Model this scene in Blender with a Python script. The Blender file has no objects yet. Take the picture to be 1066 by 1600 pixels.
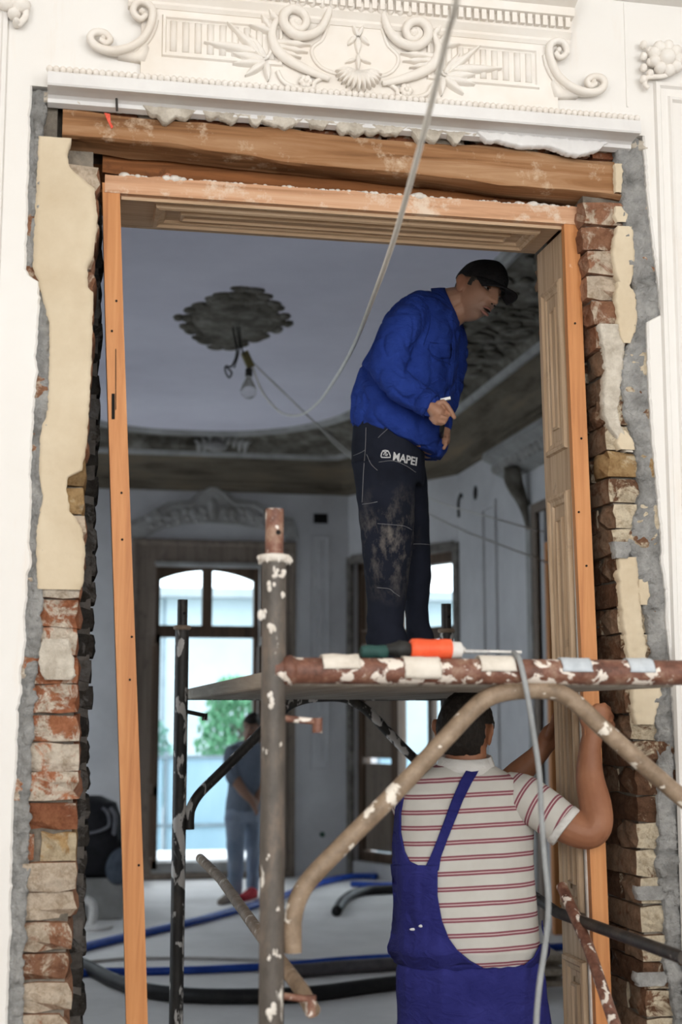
import bpy, bmesh, math, random
import numpy as np
from mathutils import Vector, Matrix, noise
from mathutils.bvhtree import BVHTree

# ---------------------------------------------------------------- camera, world, light, exposure
F_PX = 2222.2
YAW, PITCH = math.radians(11.0), math.radians(8.2)
CAM = Vector((0.0, -4.0, 1.7))
FWD = Vector((math.sin(YAW) * math.cos(PITCH), math.cos(YAW) * math.cos(PITCH), math.sin(PITCH)))
RGT = Vector((math.cos(YAW), -math.sin(YAW), 0.0))
UPV = RGT.cross(FWD)

scene = bpy.context.scene
col = scene.collection
cam_data = bpy.data.cameras.new('camera')
cam = bpy.data.objects.new('camera', cam_data)
col.objects.link(cam)
cam.location = CAM
cam.rotation_euler = (math.pi / 2 + PITCH, 0.0, -YAW)
cam_data.sensor_fit = 'VERTICAL'
cam_data.sensor_height = 36.0
cam_data.lens = 50.0
cam_data.clip_end = 300
cam_data.dof.use_dof = True
cam_data.dof.focus_distance = 4.75
cam_data.dof.aperture_fstop = 2.5
scene.camera = cam
scene.view_settings.view_transform = 'Standard'
scene.view_settings.look = 'None'
scene.view_settings.gamma = 1.0
scene.view_settings.use_curve_mapping = False
scene.view_settings.exposure = 0.0

world = bpy.data.worlds.new('overcast_sky')
scene.world = world
world.use_nodes = True
_bg = world.node_tree.nodes['Background']
_bg.inputs['Color'].default_value = (0.84, 0.93, 1.0, 1)
_bg.inputs['Strength'].default_value = 4.2

def area_light(name, loc, target, sx, sy, power, color):
    d = bpy.data.lights.new(name, 'AREA')
    d.shape = 'RECTANGLE'; d.size = sx; d.size_y = sy; d.energy = power; d.color = color
    o = bpy.data.objects.new(name, d); col.objects.link(o)
    o.location = loc
    o.rotation_euler = (Vector(target) - Vector(loc)).to_track_quat('-Z', 'Y').to_euler()
    return o
# daylight coming in through the tall windows of the room the camera stands in (behind it)
for k, wx in enumerate((-2.3, 0.6, 3.5)):
    area_light('window_daylight', (wx, -7.1, 2.75), (wx, 0, 2.2), 1.7, 3.3, 98, (1.0, 0.965, 0.92))

# ---------------------------------------------------------------- pixel helpers (real places measured off the photograph)
def ray(px, py): return FWD + RGT * ((px - 533) / F_PX) + UPV * ((800 - py) / F_PX)
def W(px, py, Y): d = ray(px, py); return CAM + d * ((Y - CAM.y) / d.y)
def WX(px, py, X): d = ray(px, py); return CAM + d * ((X - CAM.x) / d.x)
def WZ(px, py, Z): d = ray(px, py); return CAM + d * ((Z - CAM.z) / d.z)
def DP(px, py, z): return CAM + ray(px, py) * z
def lerp(a, b, t): return a + (b - a) * t
def interp(pts, y):
    if y <= pts[0][0]: return pts[0][1]
    for (y0, x0), (y1, x1) in zip(pts, pts[1:]):
        if y <= y1: return lerp(x0, x1, (y - y0) / (y1 - y0))
    return pts[-1][1]
def nz(v, s, seed=0.0):
    return noise.noise(Vector((v[0] * s + seed, v[1] * s - seed * 1.7, v[2] * s + seed * .6)))

# ---------------------------------------------------------------- materials
MATS = {}
class NT:
    def __init__(self, name):
        self.m = bpy.data.materials.new(name); self.m.use_nodes = True
        self.t = self.m.node_tree; self.t.nodes.clear()
        self.out = self.n('ShaderNodeOutputMaterial'); self.b = self.n('ShaderNodeBsdfPrincipled')
        self.l(self.b.outputs[0], self.out.inputs[0])
        MATS[name] = self.m
    def n(self, t, **kw):
        x = self.t.nodes.new(t)
        for k, v in kw.items():
            if hasattr(x, k): setattr(x, k, v)
            else: x.inputs[k].default_value = v
        return x
    def l(self, a, b): self.t.links.new(a, b)
    def coord(self, kind='Object', scale=(1, 1, 1)):
        c = self.n('ShaderNodeTexCoord'); m = self.n('ShaderNodeMapping')
        m.inputs['Scale'].default_value = scale
        self.l(c.outputs[kind], m.inputs['Vector']); return m.outputs[0]
    def pos(self, scale=(1, 1, 1)):
        c = self.n('ShaderNodeNewGeometry'); m = self.n('ShaderNodeMapping')
        m.inputs['Scale'].default_value = scale
        self.l(c.outputs['Position'], m.inputs['Vector']); return m.outputs[0]
    def noise(self, vec, scale, detail=5, rough=.6, dist=0.0):
        x = self.n('ShaderNodeTexNoise')
        x.inputs['Scale'].default_value = scale; x.inputs['Detail'].default_value = detail
        x.inputs['Roughness'].default_value = rough; x.inputs['Distortion'].default_value = dist
        self.l(vec, x.inputs['Vector']); return x.outputs['Fac']
    def ramp(self, fac, stops):
        x = self.n('ShaderNodeValToRGB'); e = x.color_ramp.elements
        while len(e) < len(stops): e.new(.5)
        for el, (p, c) in zip(e, stops):
            el.position = p; el.color = (c[0], c[1], c[2], 1) if not isinstance(c, (int, float)) else (c, c, c, 1)
        self.l(fac, x.inputs[0]); return x.outputs[0]
    def mix(self, fac, a, b, mode='MIX'):
        x = self.n('ShaderNodeMix'); x.data_type = 'RGBA'; x.blend_type = mode
        for s, v in ((0, fac), (6, a), (7, b)):
            if isinstance(v, (int, float)): x.inputs[s].default_value = v
            elif isinstance(v, tuple): x.inputs[s].default_value = (*v, 1)
            else: self.l(v, x.inputs[s])
        return x.outputs[2]
    def math(self, op, a, b=0.0):
        x = self.n('ShaderNodeMath'); x.operation = op
        for i, v in enumerate((a, b)):
            if isinstance(v, (int, float)): x.inputs[i].default_value = v
            else: self.l(v, x.inputs[i])
        return x.outputs[0]
    def color(self, c):
        if isinstance(c, tuple): self.b.inputs['Base Color'].default_value = (*c, 1)
        else: self.l(c, self.b.inputs['Base Color'])
    def bump(self, h, strength=.4, dist=.01):
        x = self.n('ShaderNodeBump'); x.inputs['Strength'].default_value = strength; x.inputs['Distance'].default_value = dist
        self.l(h, x.inputs['Height']); self.l(x.outputs[0], self.b.inputs['Normal'])
    def fin(self, rough=.8, spec=.3, metal=0.0):
        self.b.inputs['Roughness'].default_value = rough
        self.b.inputs['Specular IOR Level'].default_value = spec
        self.b.inputs['Metallic'].default_value = metal
        return self.m

def mottled(name, c1, c2, scale=6, rough=.85, bump=.3, bd=.004, lo=.35, hi=.65, spec=.25, c3=None, bscale=None, stretch=(1, 1, 1), metal=0.0):
    t = NT(name); v = t.pos(stretch)
    f = t.noise(v, scale, 6, .65)
    stops = [(lo, c1), (hi, c2)] if c3 is None else [(lo, c1), ((lo + hi) / 2, c2), (hi, c3)]
    t.color(t.ramp(f, stops))
    if bump: t.bump(t.noise(v, bscale or scale * 5, 5, .7), bump, bd)
    return t.fin(rough, spec, metal)

# plaster of the front wall
t = NT('white_plaster'); v = t.pos()
base = t.ramp(t.noise(v, 1.3, 4, .6), [(.3, (.80, .765, .725)), (.7, (.86, .84, .81))])
st = t.ramp(t.noise(t.pos((6, 6, .9)), 2.2, 5, .65), [(.56, 0.0), (.75, 1.0)])
base = t.mix(t.math('MULTIPLY', st, .35), base, (.78, .66, .55))
t.color(base); t.bump(t.noise(v, 18, 6, .65), .12, .004); t.fin(.9, .15)
t = NT('relief_plaster'); v = t.pos()
base = t.ramp(t.noise(v, 4, 4, .6), [(.35, (.80, .735, .66)), (.65, (.86, .82, .77))])
t.color(base); t.bump(t.noise(v, 30, 4, .65), .10, .003); t.fin(.9, .15)
mottled('ledge_plaster', (.72, .70, .69), (.80, .785, .77), 5, bump=.1)
mottled('cement', (.17, .165, .155), (.33, .325, .315), 11, .95, 1.0, .02, .28, .74, c3=(.50, .49, .47), bscale=34)
mottled('old_plaster', (.56, .45, .31), (.70, .60, .45), 3.2, .95, .25, .005, .3, .7, bscale=24)
mottled('lime_crust', (.44, .385, .315), (.70, .64, .55), 18, .95, .9, .012, .35, .65, bscale=40)
mottled('mortar', (.10, .085, .07), (.30, .26, .21), 14, .95, .8, .012, .3, .7, bscale=40)
# bricks: fired clay with lime remains on the faces that carried plaster
def brick_mat(name, clay1, clay2, lime, amount):
    t = NT(name); oi = t.n('ShaderNodeObjectInfo'); v = t.pos()
    clay = t.ramp(t.noise(v, 22, 5, .7), [(.3, clay1), (.7, clay2)])
    hue = t.n('ShaderNodeHueSaturation'); t.l(clay, hue.inputs['Color'])
    t.l(t.math('ADD', t.math('MULTIPLY', oi.outputs['Random'], .7), .62), hue.inputs['Value'])
    g = t.n('ShaderNodeNewGeometry'); sx = t.n('ShaderNodeSeparateXYZ'); t.l(g.outputs['True Normal'], sx.inputs[0])
    front = t.ramp(t.math('MULTIPLY', sx.outputs['Y'], -1.0), [(.35, .18), (.75, 1.0)])
    n = t.noise(v, 13, 6, .72, .6)
    m = t.ramp(t.math('ADD', n, t.math('MULTIPLY', t.math('SUBTRACT', oi.outputs['Random'], .5), .30)), [(.52 - amount, 0.0), (.60 - amount, 1.0)])
    f = t.math('MULTIPLY', m, front)
    lm = t.ramp(t.noise(v, 30, 4, .6), [(.3, tuple(c * .8 for c in lime)), (.7, lime)])
    dirt = t.ramp(t.noise(v, 34, 6, .75, .4), [(.34, (.62, .56, .50)), (.56, (1, 1, 1))])
    t.color(t.mix(1.0, t.mix(f, hue.outputs[0], lm), dirt, 'MULTIPLY')); t.bump(t.noise(v, 55, 6, .75), 1.0, .012); return t.fin(.95, .15)
brick_mat('brick_red', (.36, .13, .07), (.58, .25, .13), (.80, .70, .58), .06)
brick_mat('brick_limed', (.34, .16, .10), (.52, .27, .16), (.70, .58, .455), .12)
brick_mat('brick_brown', (.12, .062, .038), (.30, .16, .095), (.78, .67, .50), .09)
brick_mat('brick_yellow', (.38, .235, .11), (.50, .34, .17), (.66, .54, .37), .0)
brick_mat('brick_grey', (.05, .046, .042), (.13, .12, .11), (.24, .23, .22), .03)

# wood
def wood(name, c1, c2, c3, axis='Z', scale=1.0, rough=.6, dirt=None, dirt_amt=.55, spec=.35, bump=.25):
    t = NT(name)
    s = {'Z': (28, 28, 1.2), 'X': (1.2, 28, 28), 'Y': (28, 1.2, 28)}[axis]
    v = t.pos(tuple(k * scale for k in s))
    f = t.noise(v, 1.6, 6, .62, .8)
    c = t.ramp(f, [(.28, c1), (.5, c2), (.72, c3)])
    if dirt:
        d = t.ramp(t.noise(t.pos(), 9, 6, .75), [(dirt_amt, 0.0), (dirt_amt + .12, 1.0)])
        c = t.mix(t.math('MULTIPLY', d, .8), c, dirt)
    t.color(c); t.bump(f, bump, .003); return t.fin(rough, spec)
wood('pine_orange', (.42, .155, .048), (.56, .235, .08), (.64, .30, .115), 'Z', .8, .5, (.80, .62, .45), .70)
wood('lining_wood', (.36, .24, .145), (.52, .37, .24), (.62, .47, .33), 'Z', 1.1, .65, (.34, .24, .16), .60)
wood('lining_wood_x', (.40, .26, .15), (.56, .39, .25), (.64, .47, .32), 'X', 1.1, .65, (.36, .24, .15), .62)
wood('lining_edge_x', (.40, .20, .10), (.60, .34, .20), (.68, .45, .30), 'X', .8, .7, (.74, .62, .50), .50)
wood('beam_wood', (.13, .06, .026), (.31, .155, .072), (.46, .28, .16), 'X', .5, .85, (.60, .46, .33), .56, .15, .9)
wood('beam_dark', (.10, .036, .012), (.30, .115, .04), (.42, .18, .07), 'X', .42, .8, (.12, .045, .02), .55, .2, .6)
wood('window_brown', (.045, .028, .018), (.085, .052, .032), (.13, .08, .05), 'Z', .5, .55)
wood('casing_brown', (.13, .10, .078), (.19, .15, .118), (.24, .195, .16), 'Z', .4, .8, (.11, .085, .07), .55)
wood('deck_wood', (.24, .215, .18), (.36, .32, .27), (.46, .42, .37), 'Y', .7, .9, (.56, .53, .48), .62)
wood('door_orange', (.40, .16, .055), (.52, .22, .075), (.60, .28, .11), 'Z', .5, .6)
wood('timber_grey', (.20, .16, .12), (.33, .27, .21), (.42, .35, .28), 'Y', .8, .85)

# scaffold paint: rust, worn dark steel, dried plaster splashes
def pipe_mat(name, c1, c2, c3, splat, amt, sc=1.0, stretch=(1, 1, 1)):
    t = NT(name); v = t.pos(stretch)
    c = t.ramp(t.noise(v, 16 * sc, 6, .7), [(.32, c1), (.52, c2), (.70, c3)])
    s1 = t.ramp(t.noise(v, 21 * sc, 4, .55, .4), [(amt, 0.0), (amt + .03, 1.0)])
    c = t.mix(s1, c, splat)
    t.color(c); t.bump(t.noise(v, 40 * sc, 5, .7), .5, .004)
    return t.fin(.55, .45, 0.0)
pipe_mat('pipe_rust', (.075, .028, .018), (.20, .085, .055), (.36, .24, .17), (.78, .70, .62), .545, 1.3)
pipe_mat('pipe_steel', (.055, .047, .04), (.105, .088, .075), (.20, .15, .115), (.74, .70, .64), .66, 1.0, (1, 1, .45))
pipe_mat('pipe_dark', (.016, .014, .012), (.034, .030, .027), (.075, .062, .05), (.60, .57, .54), .555, .9, (1.3, 1.3, .42))
pipe_mat('pipe_black', (.012, .010, .009), (.028, .022, .018), (.065, .05, .038), (.55, .50, .46), .68, 1.0)
pipe_mat('pipe_tan', (.16, .11, .07), (.28, .20, .135), (.42, .32, .23), (.78, .71, .62), .63, 1.0)
mottled('plaster_splash', (.66, .60, .53), (.80, .75, .69), 30, .95, .6, .004)
mottled('wrap_pad', (.62, .56, .48), (.76, .70, .62), 16, .95, .5, .004, bscale=70)
mottled('wrap_grey', (.42, .46, .50), (.58, .62, .66), 20, .8, .4, .003)

# far room
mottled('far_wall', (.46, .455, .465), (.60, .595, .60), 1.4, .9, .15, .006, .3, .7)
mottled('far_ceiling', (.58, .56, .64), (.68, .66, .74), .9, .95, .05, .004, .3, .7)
mottled('far_relief', (.25, .24, .225), (.40, .39, .375), 6, .95, .4, .01)
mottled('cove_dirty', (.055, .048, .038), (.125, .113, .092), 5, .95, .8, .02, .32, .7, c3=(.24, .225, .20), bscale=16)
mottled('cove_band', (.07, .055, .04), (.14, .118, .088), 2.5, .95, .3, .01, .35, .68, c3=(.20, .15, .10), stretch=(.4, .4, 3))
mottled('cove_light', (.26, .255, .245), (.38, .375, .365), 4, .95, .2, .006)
mottled('concrete_floor', (.60, .58, .56), (.80, .78, .765), 1.1, .8, .25, .006, .3, .7, bscale=20)
mottled('front_floor', (.13, .11, .09), (.19, .165, .14), 2, .8, .2, .005)
mottled('front_shell', (.74, .70, .65), (.80, .77, .73), 2, .9, .1, .005)
mottled('rubble', (.10, .09, .08), (.24, .22, .20), 12, .95, .8, .015)
mottled('dark_hole', (.008, .008, .008), (.02, .018, .016), 8, 1, .3, .01)
# ---------------------------------------------------------------- mesh helpers
def put(name, me, mat=None, parent=None, smooth=False):
    o = bpy.data.objects.new(name, me); col.objects.link(o)
    if mat is not None:
        for m in (mat if isinstance(mat, (list, tuple)) else [mat]):
            me.materials.append(MATS[m] if isinstance(m, str) else m)
    if smooth and len(me.polygons): me.polygons.foreach_set('use_smooth', [True] * len(me.polygons))
    if parent is not None:
        o.parent = parent
        o.matrix_parent_inverse = parent_mw(parent).inverted()
    return o
def parent_mw(p):
    m = Matrix.LocRotScale(p.location, p.rotation_euler, p.scale)
    if p.parent is not None: m = parent_mw(p.parent) @ p.matrix_parent_inverse @ m
    return m
def tag(o, label=None, cat=None, group=None, kind=None):
    if label: o['label'] = label
    if cat: o['category'] = cat
    if group: o['group'] = group
    if kind: o['kind'] = kind
    return o
def thing(name, loc, label, cat, group=None):
    o = bpy.data.objects.new(name, None); col.objects.link(o); o.location = loc; o.empty_display_size = .05
    return tag(o, label, cat, group)

class MB:
    def __init__(self): self.v = []; self.f = []; self.mi = []; self.cur = 0
    def add(self, vs, fs):
        b = len(self.v); self.v += [tuple(p) for p in vs]; self.f += [tuple(i + b for i in f) for f in fs]; self.mi += [self.cur] * len(fs)
        return b
    def box(self, x0, x1, y0, y1, z0, z1):
        v = [(x, y, z) for z in (z0, z1) for y in (y0, y1) for x in (x0, x1)]
        self.add(v, [(0, 2, 3, 1), (4, 5, 7, 6), (0, 1, 5, 4), (2, 6, 7, 3), (0, 4, 6, 2), (1, 3, 7, 5)]); return self
    def bar(self, a, b, w, h, side=None, chamfer=0.0):
        a, b = Vector(a), Vector(b); t = (b - a).normalized()
        s = Vector(side) if side is not None else (Vector((0, 0, 1)) if abs(t.z) < .9 else Vector((0, 1, 0)))
        u = t.cross(s).normalized(); n = u.cross(t).normalized()
        r = [(-w / 2, -h / 2), (w / 2, -h / 2), (w / 2, h / 2), (-w / 2, h / 2)]
        self.loft([[p + u * x + n * z for x, z in r] for p in (a, b)], True); return self
    def loft(self, rings, caps=True, closed=True):
        n = len(rings[0]); base = len(self.v); fs = []
        for r in rings: self.v += [tuple(p) for p in r]
        for i in range(len(rings) - 1):
            for k in range(n if closed else n - 1):
                k2 = (k + 1) % n
                fs.append((base + i * n + k, base + i * n + k2, base + (i + 1) * n + k2, base + (i + 1) * n + k))
        if caps and closed:
            fs.append(tuple(base + k for k in range(n))[::-1]); e = base + (len(rings) - 1) * n
            fs.append(tuple(e + k for k in range(n)))
        self.f += fs; self.mi += [self.cur] * len(fs); return self
    def tube(self, pts, r, seg=12, caps=True, flat=None):
        pts = [Vector(p) for p in pts]; n = len(pts)
        rs = r if isinstance(r, (list, tuple)) else [r] * n
        tang = [(pts[min(i + 1, n - 1)] - pts[max(i - 1, 0)]).normalized() for i in range(n)]
        ref = Vector((0, 0, 1)) if abs(tang[0].z) < .8 else Vector((0, 1, 0))
        u = tang[0].cross(ref).normalized(); rings = []
        for i in range(n):
            u = (u - tang[i] * u.dot(tang[i])).normalized(); w = tang[i].cross(u)
            ring = []
            for k in range(seg):
                a = 2 * math.pi * k / seg; d = u * math.cos(a) * rs[i] + w * math.sin(a) * rs[i]
                if flat: d = Vector((d.x, d.y * flat, d.z))
                ring.append(pts[i] + d)
            rings.append(ring)
        return self.loft(rings, caps)
    def lathe(self, c, axis, prof, seg=16):
        c = Vector(c); a = Vector(axis).normalized(); s = a.orthogonal().normalized(); w = a.cross(s)
        return self.loft([[c + a * h + (s * math.cos(2 * math.pi * k / seg) + w * math.sin(2 * math.pi * k / seg)) * max(r, 1e-4) for k in range(seg)] for h, r in prof], True)
    def ellip(self, c, rx, ry, rz, R=None, nu=16, nv=10):
        c = Vector(c); rings = []
        for j in range(nv + 1):
            th = math.pi * (j + .02 * (1 - 2 * j / nv)) / nv if j in (0, nv) else math.pi * j / nv
            ring = []
            for k in range(nu):
                ph = 2 * math.pi * k / nu
                p = Vector((rx * math.sin(th) * math.cos(ph), ry * math.sin(th) * math.sin(ph), rz * math.cos(th)))
                ring.append(c + (R @ p if R is not None else p))
            rings.append(ring)
        return self.loft(rings[::-1], True)
    def prism(self, poly, a, d):
        """poly: list of 3D points; extruded by vector d"""
        n = len(poly); d = Vector(d); v = [Vector(p) for p in poly] + [Vector(p) + d for p in poly]
        self.add(v, [tuple(range(n)), tuple(range(2 * n - 1, n - 1, -1))] + [(k, k + n, (k + 1) % n + n, (k + 1) % n) for k in range(n)]); return self
    def mesh(self, name, recalc=True):
        me = bpy.data.meshes.new(name); me.from_pydata(self.v, [], self.f)
        if any(self.mi): me.polygons.foreach_set('material_index', self.mi)
        if recalc:
            bm = bmesh.new(); bm.from_mesh(me); bmesh.ops.recalc_face_normals(bm, faces=bm.faces); bm.to_mesh(me); bm.free()
        me.update(); return me
    def build(self, name, mat=None, parent=None, smooth=False, auto=None):
        me = self.mesh(name); o = put(name, me, mat, parent, smooth)
        if auto: sharp(me, auto)
        return o
def sharp(me, deg):
    me.polygons.foreach_set('use_smooth', [True] * len(me.polygons))
    bm = bmesh.new(); bm.from_mesh(me)
    for e in bm.edges:
        if len(e.link_faces) == 2 and e.calc_face_angle(0) > math.radians(deg): e.smooth = False
    bm.to_mesh(me); bm.free()
def bevel_obj(o, w, seg=1):
    bm = bmesh.new(); bm.from_mesh(o.data)
    bmesh.ops.bevel(bm, geom=list(bm.edges), offset=w, segments=seg, affect='EDGES', clamp_overlap=True)
    bm.to_mesh(o.data); bm.free(); return o
def frame_mould(mb, o, u, v, n, w, h, prof):
    """mitred moulding frame on the plane (o,u,v), prof = [(inset, height)...]"""
    o, u, v, n = Vector(o), Vector(u), Vector(v), Vector(n)
    rings = []
    for ins, ht in prof:
        rings.append([o + u * a + v * b + n * ht for a, b in ((ins, ins), (w - ins, ins), (w - ins, h - ins), (ins, h - ins))])
    mb.loft(rings, False); return mb
def curve_pts(pts, n=8):
    """Catmull-Rom through the points"""
    P = [Vector(p) for p in pts]; P = [P[0] * 2 - P[1]] + P + [P[-1] * 2 - P[-2]]; out = []
    for i in range(1, len(P) - 2):
        a, b, c, d = P[i - 1], P[i], P[i + 1], P[i + 2]
        for k in range(n):
            t = k / n
            out.append(.5 * ((2 * b) + (c - a) * t + (2 * a - 5 * b + 4 * c - d) * t * t + (3 * b - a - 3 * c + d) * t ** 3))
    out.append(P[-2]); return out
def field(mb, us, lo, hi, to3, depth, nc=8, drop=.035, jag=.006, seed=0.0, js=60):
    """rough sheet between two ragged edges; to3(u, s, y) -> point; depth(u, s) -> y; the edges fold back by drop"""
    rows = []
    for u in us:
        a = lo(u) + jag * (noise.noise(Vector((u * js, seed, 0))) + .6 * noise.noise(Vector((u * js * 3, seed, 5))))
        b = hi(u) + jag * (noise.noise(Vector((u * js, seed + 9, 2))) + .6 * noise.noise(Vector((u * js * 3, seed + 9, 7))))
        if b < a + .001: b = a + .001
        row = [to3(u, a, depth(u, a) + drop)]
        for k in range(nc + 1):
            s = a + (b - a) * k / nc
            row.append(to3(u, s, depth(u, s)))
        row.append(to3(u, b, depth(u, b) + drop)); rows.append(row)
    mb.loft(rows, False, False); return mb
def frange(a, b, st): n = max(2, int(abs(b - a) / st) + 1); return [a + (b - a) * i / (n - 1) for i in range(n)]

# ---------------------------------------------------------------- the wall with the opening
def zx(pts, Y):
    """pixel polyline -> sorted [(z, x)]"""
    return sorted((w.z, w.x) for w in (W(px, py, Y) for px, py in pts))
WHITE_L = zx([(52, 112), (50, 140), (47, 200), (44, 300), (41, 420), (46, 430), (62, 440), (62, 480), (58, 530), (56, 562), (60, 580), (54, 620), (52, 680), (48, 720), (50, 780), (46, 850), (50, 880), (44, 900), (40, 960), (40, 1010), (33, 1050), (35, 1080), (28, 1110), (29, 1150), (26, 1200), (22, 1250), (20, 1320), (17, 1400), (18, 1450), (14, 1520), (12, 1600), (8, 1750)], 0)
WHITE_R = zx([(1003, 195), (1008, 240), (1012, 300), (1020, 370), (1028, 430), (1035, 490), (1012, 502), (1013, 560), (1017, 640), (1022, 700), (1027, 760), (1035, 840), (1034, 880), (1042, 920), (1042, 970), (1050, 1040), (1052, 1090), (1060, 1200), (1072, 1400), (1082, 1600), (1090, 1750)], 0)
CEM_L = zx([(76, 150), (68, 200), (66, 250), (62, 330), (58, 420), (66, 440), (84, 510), (84, 560), (82, 640), (70, 680), (68, 740), (74, 780), (64, 830), (64, 880), (68, 960), (60, 1040), (54, 1100), (50, 1180), (46, 1280), (44, 1400), (38, 1480), (36, 1600), (30, 1750)], .02)
CEM_R = zx([(962, 240), (970, 300), (972, 350), (978, 400), (988, 450), (992, 490), (985, 525), (972, 560), (968, 610), (974, 650), (988, 690), (994, 730), (998, 770), (990, 810), (978, 850), (990, 890), (1000, 930), (1010, 980), (1014, 1040), (1020, 1090), (1024, 1150), (1026, 1200), (1024, 1260), (1030, 1300), (1022, 1350), (1036, 1400), (1040, 1470), (1034, 1500), (1048, 1560), (1052, 1620), (1060, 1750)], .02)
COR_L = zx([(157, 200), (157, 300), (150, 420), (148, 560), (143, 640), (140, 760), (138, 840), (130, 920), (126, 1000), (127, 1100), (127, 1200), (124, 1300), (120, 1400), (114, 1500), (110, 1600), (106, 1750)], .02)
COR_R = zx([(903, 280), (910, 340), (914, 400), (920, 470), (932, 520), (938, 580), (940, 650), (946, 700), (951, 760), (957, 830), (960, 900), (966, 970), (972, 1060), (984, 1150), (990, 1250), (996, 1320), (1000, 1400), (1003, 1500), (1012, 1600), (1018, 1750)], .02)
REAR_L = zx([(160, 200), (161, 400), (161, 520), (158, 620), (155, 760), (152, 860), (149, 950), (147, 1050), (143, 1180), (139, 1330), (137, 1480), (133, 1600), (130, 1750)], .30)
XL, XR, ZT, WD = -3.6, 5.6, 4.9, .52

core = MB()
def core_poly(edge, xfar, sgn, off):
    zs = [0.0] + [z for z, x in edge if .9 < z < 3.3] + [3.34]
    pts = [Vector((interp(edge, z) + sgn * off, .045, z)) for z in zs]
    core.prism([Vector((xfar, .045, 0))] + pts + [Vector((xfar, .045, 3.34))], None, (0, WD - .045, 0))
core_poly(COR_L, XL, -1, .02)
core_poly(COR_R, XR, 1, .02)
rear_ = MB(); rear_.prism([Vector((-.3, .305, 0))] + [Vector((interp(REAR_L, z) - .014, .305, z)) for z in frange(0, 3.34, .1)] + [Vector((-.3, .305, 3.34))], None, (0, WD - .305, 0))
core.box(XL, XR, .045, WD, 3.50, ZT)
core.box(XL, -.06, .045, WD, 3.34, 3.50); core.box(1.74, XR, .045, WD, 3.34, 3.50)
wall = core.build('wall_front', 'mortar'); tag(wall, kind='structure')
rear_.build('reveal_render', 'rubble', wall)

# white plaster coat: three sheets with broken edges
def coat(edge, xfar, seed):
    mb = MB(); zs = frange(0.0, 3.51, .009)
    jag = [interp(edge, z) + .0035 * noise.noise(Vector((z * 70, seed, 0))) + .004 * noise.noise(Vector((z * 18, seed, 3))) for z in zs]
    nc = 4
    rows = []
    for z, x in zip(zs, jag):
        s = 1 if xfar > x else -1
        xs = [x + s * .0, x + s * .0, x + s * .006] + [x + (xfar - x) * k / nc for k in range(1, nc + 1)]
        ys = [.05, .006 + .004 * noise.noise(Vector((z * 50, seed, 8))), 0.0] + [0.0] * nc
        rows.append([Vector((a, b, z)) for a, b in zip(xs, ys)])
    mb.loft(rows, False, False); return mb.build('plaster_coat', 'white_plaster', wall)
coat(WHITE_L, XL, 1.0); coat(WHITE_R, XR, 7.0)
MB().box(XL, XR, 0.0, .05, 3.51, ZT).build('plaster_coat', 'white_plaster', wall)

# grey cement between plaster and bricks
def Y3(u, s, y): return Vector((s, y, u))
for seed, lo, hi in ((2.0, lambda z: interp(WHITE_L, z) - .03, lambda z: interp(CEM_L, z)), (5.0, lambda z: interp(CEM_R, z), lambda z: interp(WHITE_R, z) + .03)):
    mb = MB()
    dep = lambda z, x, sd=seed: .006 + .014 * noise.noise(Vector((x * 30, z * 30, sd))) + .011 * noise.noise(Vector((x * 70, z * 70, sd))) + .004 * noise.noise(Vector((x * 190, z * 190, sd))) \
        + .016 * max(0, .25 - abs((z / .079) % 1 - .5) * 1.0 - .12) / .13 * (.6 + noise.noise(Vector((z * 5, sd, x * 9))))
    WE = WHITE_L if seed < 3 else WHITE_R; sg = 1 if seed < 3 else -1
    dep2 = lambda z, x, d=dep, WE=WE, sg=sg: max(d(z, x), .016) if sg * (x - interp(WE, z)) < .012 else d(z, x)
    field(mb, frange(.05, 3.5, .0075), lo, hi, Y3, dep2, 12, .04, .012, seed, 22)
    mb.build('cement_render', 'cement', wall, True)

# old beige plaster skin over the upper bricks
BEI_L = zx([(112, 215), (105, 240), (108, 262), (128, 278), (148, 296), (152, 340), (146, 400), (137, 412), (137, 448), (146, 458), (143, 560), (140, 620), (136, 690), (128, 735), (106, 744), (104, 768), (110, 800), (126, 822), (133, 850), (131, 905), (127, 920)], .0)
mb = MB(); zt, zb = W(90, 215, 0).z, W(90, 921, 0).z
field(mb, frange(zb, zt, .007), lambda z: interp(CEM_L, z) - .012, lambda z: interp(BEI_L, z), Y3,
      lambda z, x: -.002 + .003 * noise.noise(Vector((x * 14, z * 14, 3))) + .0015 * noise.noise(Vector((x * 60, z * 60, 3))), 10, .045, .004, 11.0, 50)
mb.build('old_plaster', 'old_plaster', wall, True)
def patch(pix, seed, Y=.0, mat='old_plaster', th=.035, jag=.006, name='old_plaster'):
    """lump of plaster: pixel pairs left,right per height"""
    L = zx([(a, y) for y, a, b in pix], Y); Rr = zx([(b, y) for y, a, b in pix], Y); mb = MB()
    field(mb, frange(L[0][0], L[-1][0], .006), lambda z: interp(L, z), lambda z: interp(Rr, z), Y3,
          lambda z, x: Y + .005 * noise.noise(Vector((x * 16, z * 16, seed))) + .003 * noise.noise(Vector((x * 60, z * 60, seed))), 8, th, jag, seed, 45)
    return mb.build(name, mat, wall, True)
patch([(352, 966, 988), (380, 960, 990), (400, 958, 992), (425, 962, 990), (446, 972, 984)], 1)
patch([(440, 966, 982), (460, 963, 993), (500, 966, 996), (525, 970, 990), (536, 976, 984)], 2, -.002)
patch([(255, 962, 972), (280, 962, 974), (300, 963, 970)], 3)
patch([(322, 963, 970), (335, 960, 982), (346, 966, 978)], 4)
patch([(505, 936, 966), (540, 944, 976), (580, 946, 974), (620, 944, 968), (645, 944, 966), (665, 952, 970), (690, 968, 982), (706, 980, 990)], 5, .004, 'lime_crust')
patch([(672, 972, 978), (690, 965, 990), (702, 968, 992)], 6)
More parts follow.
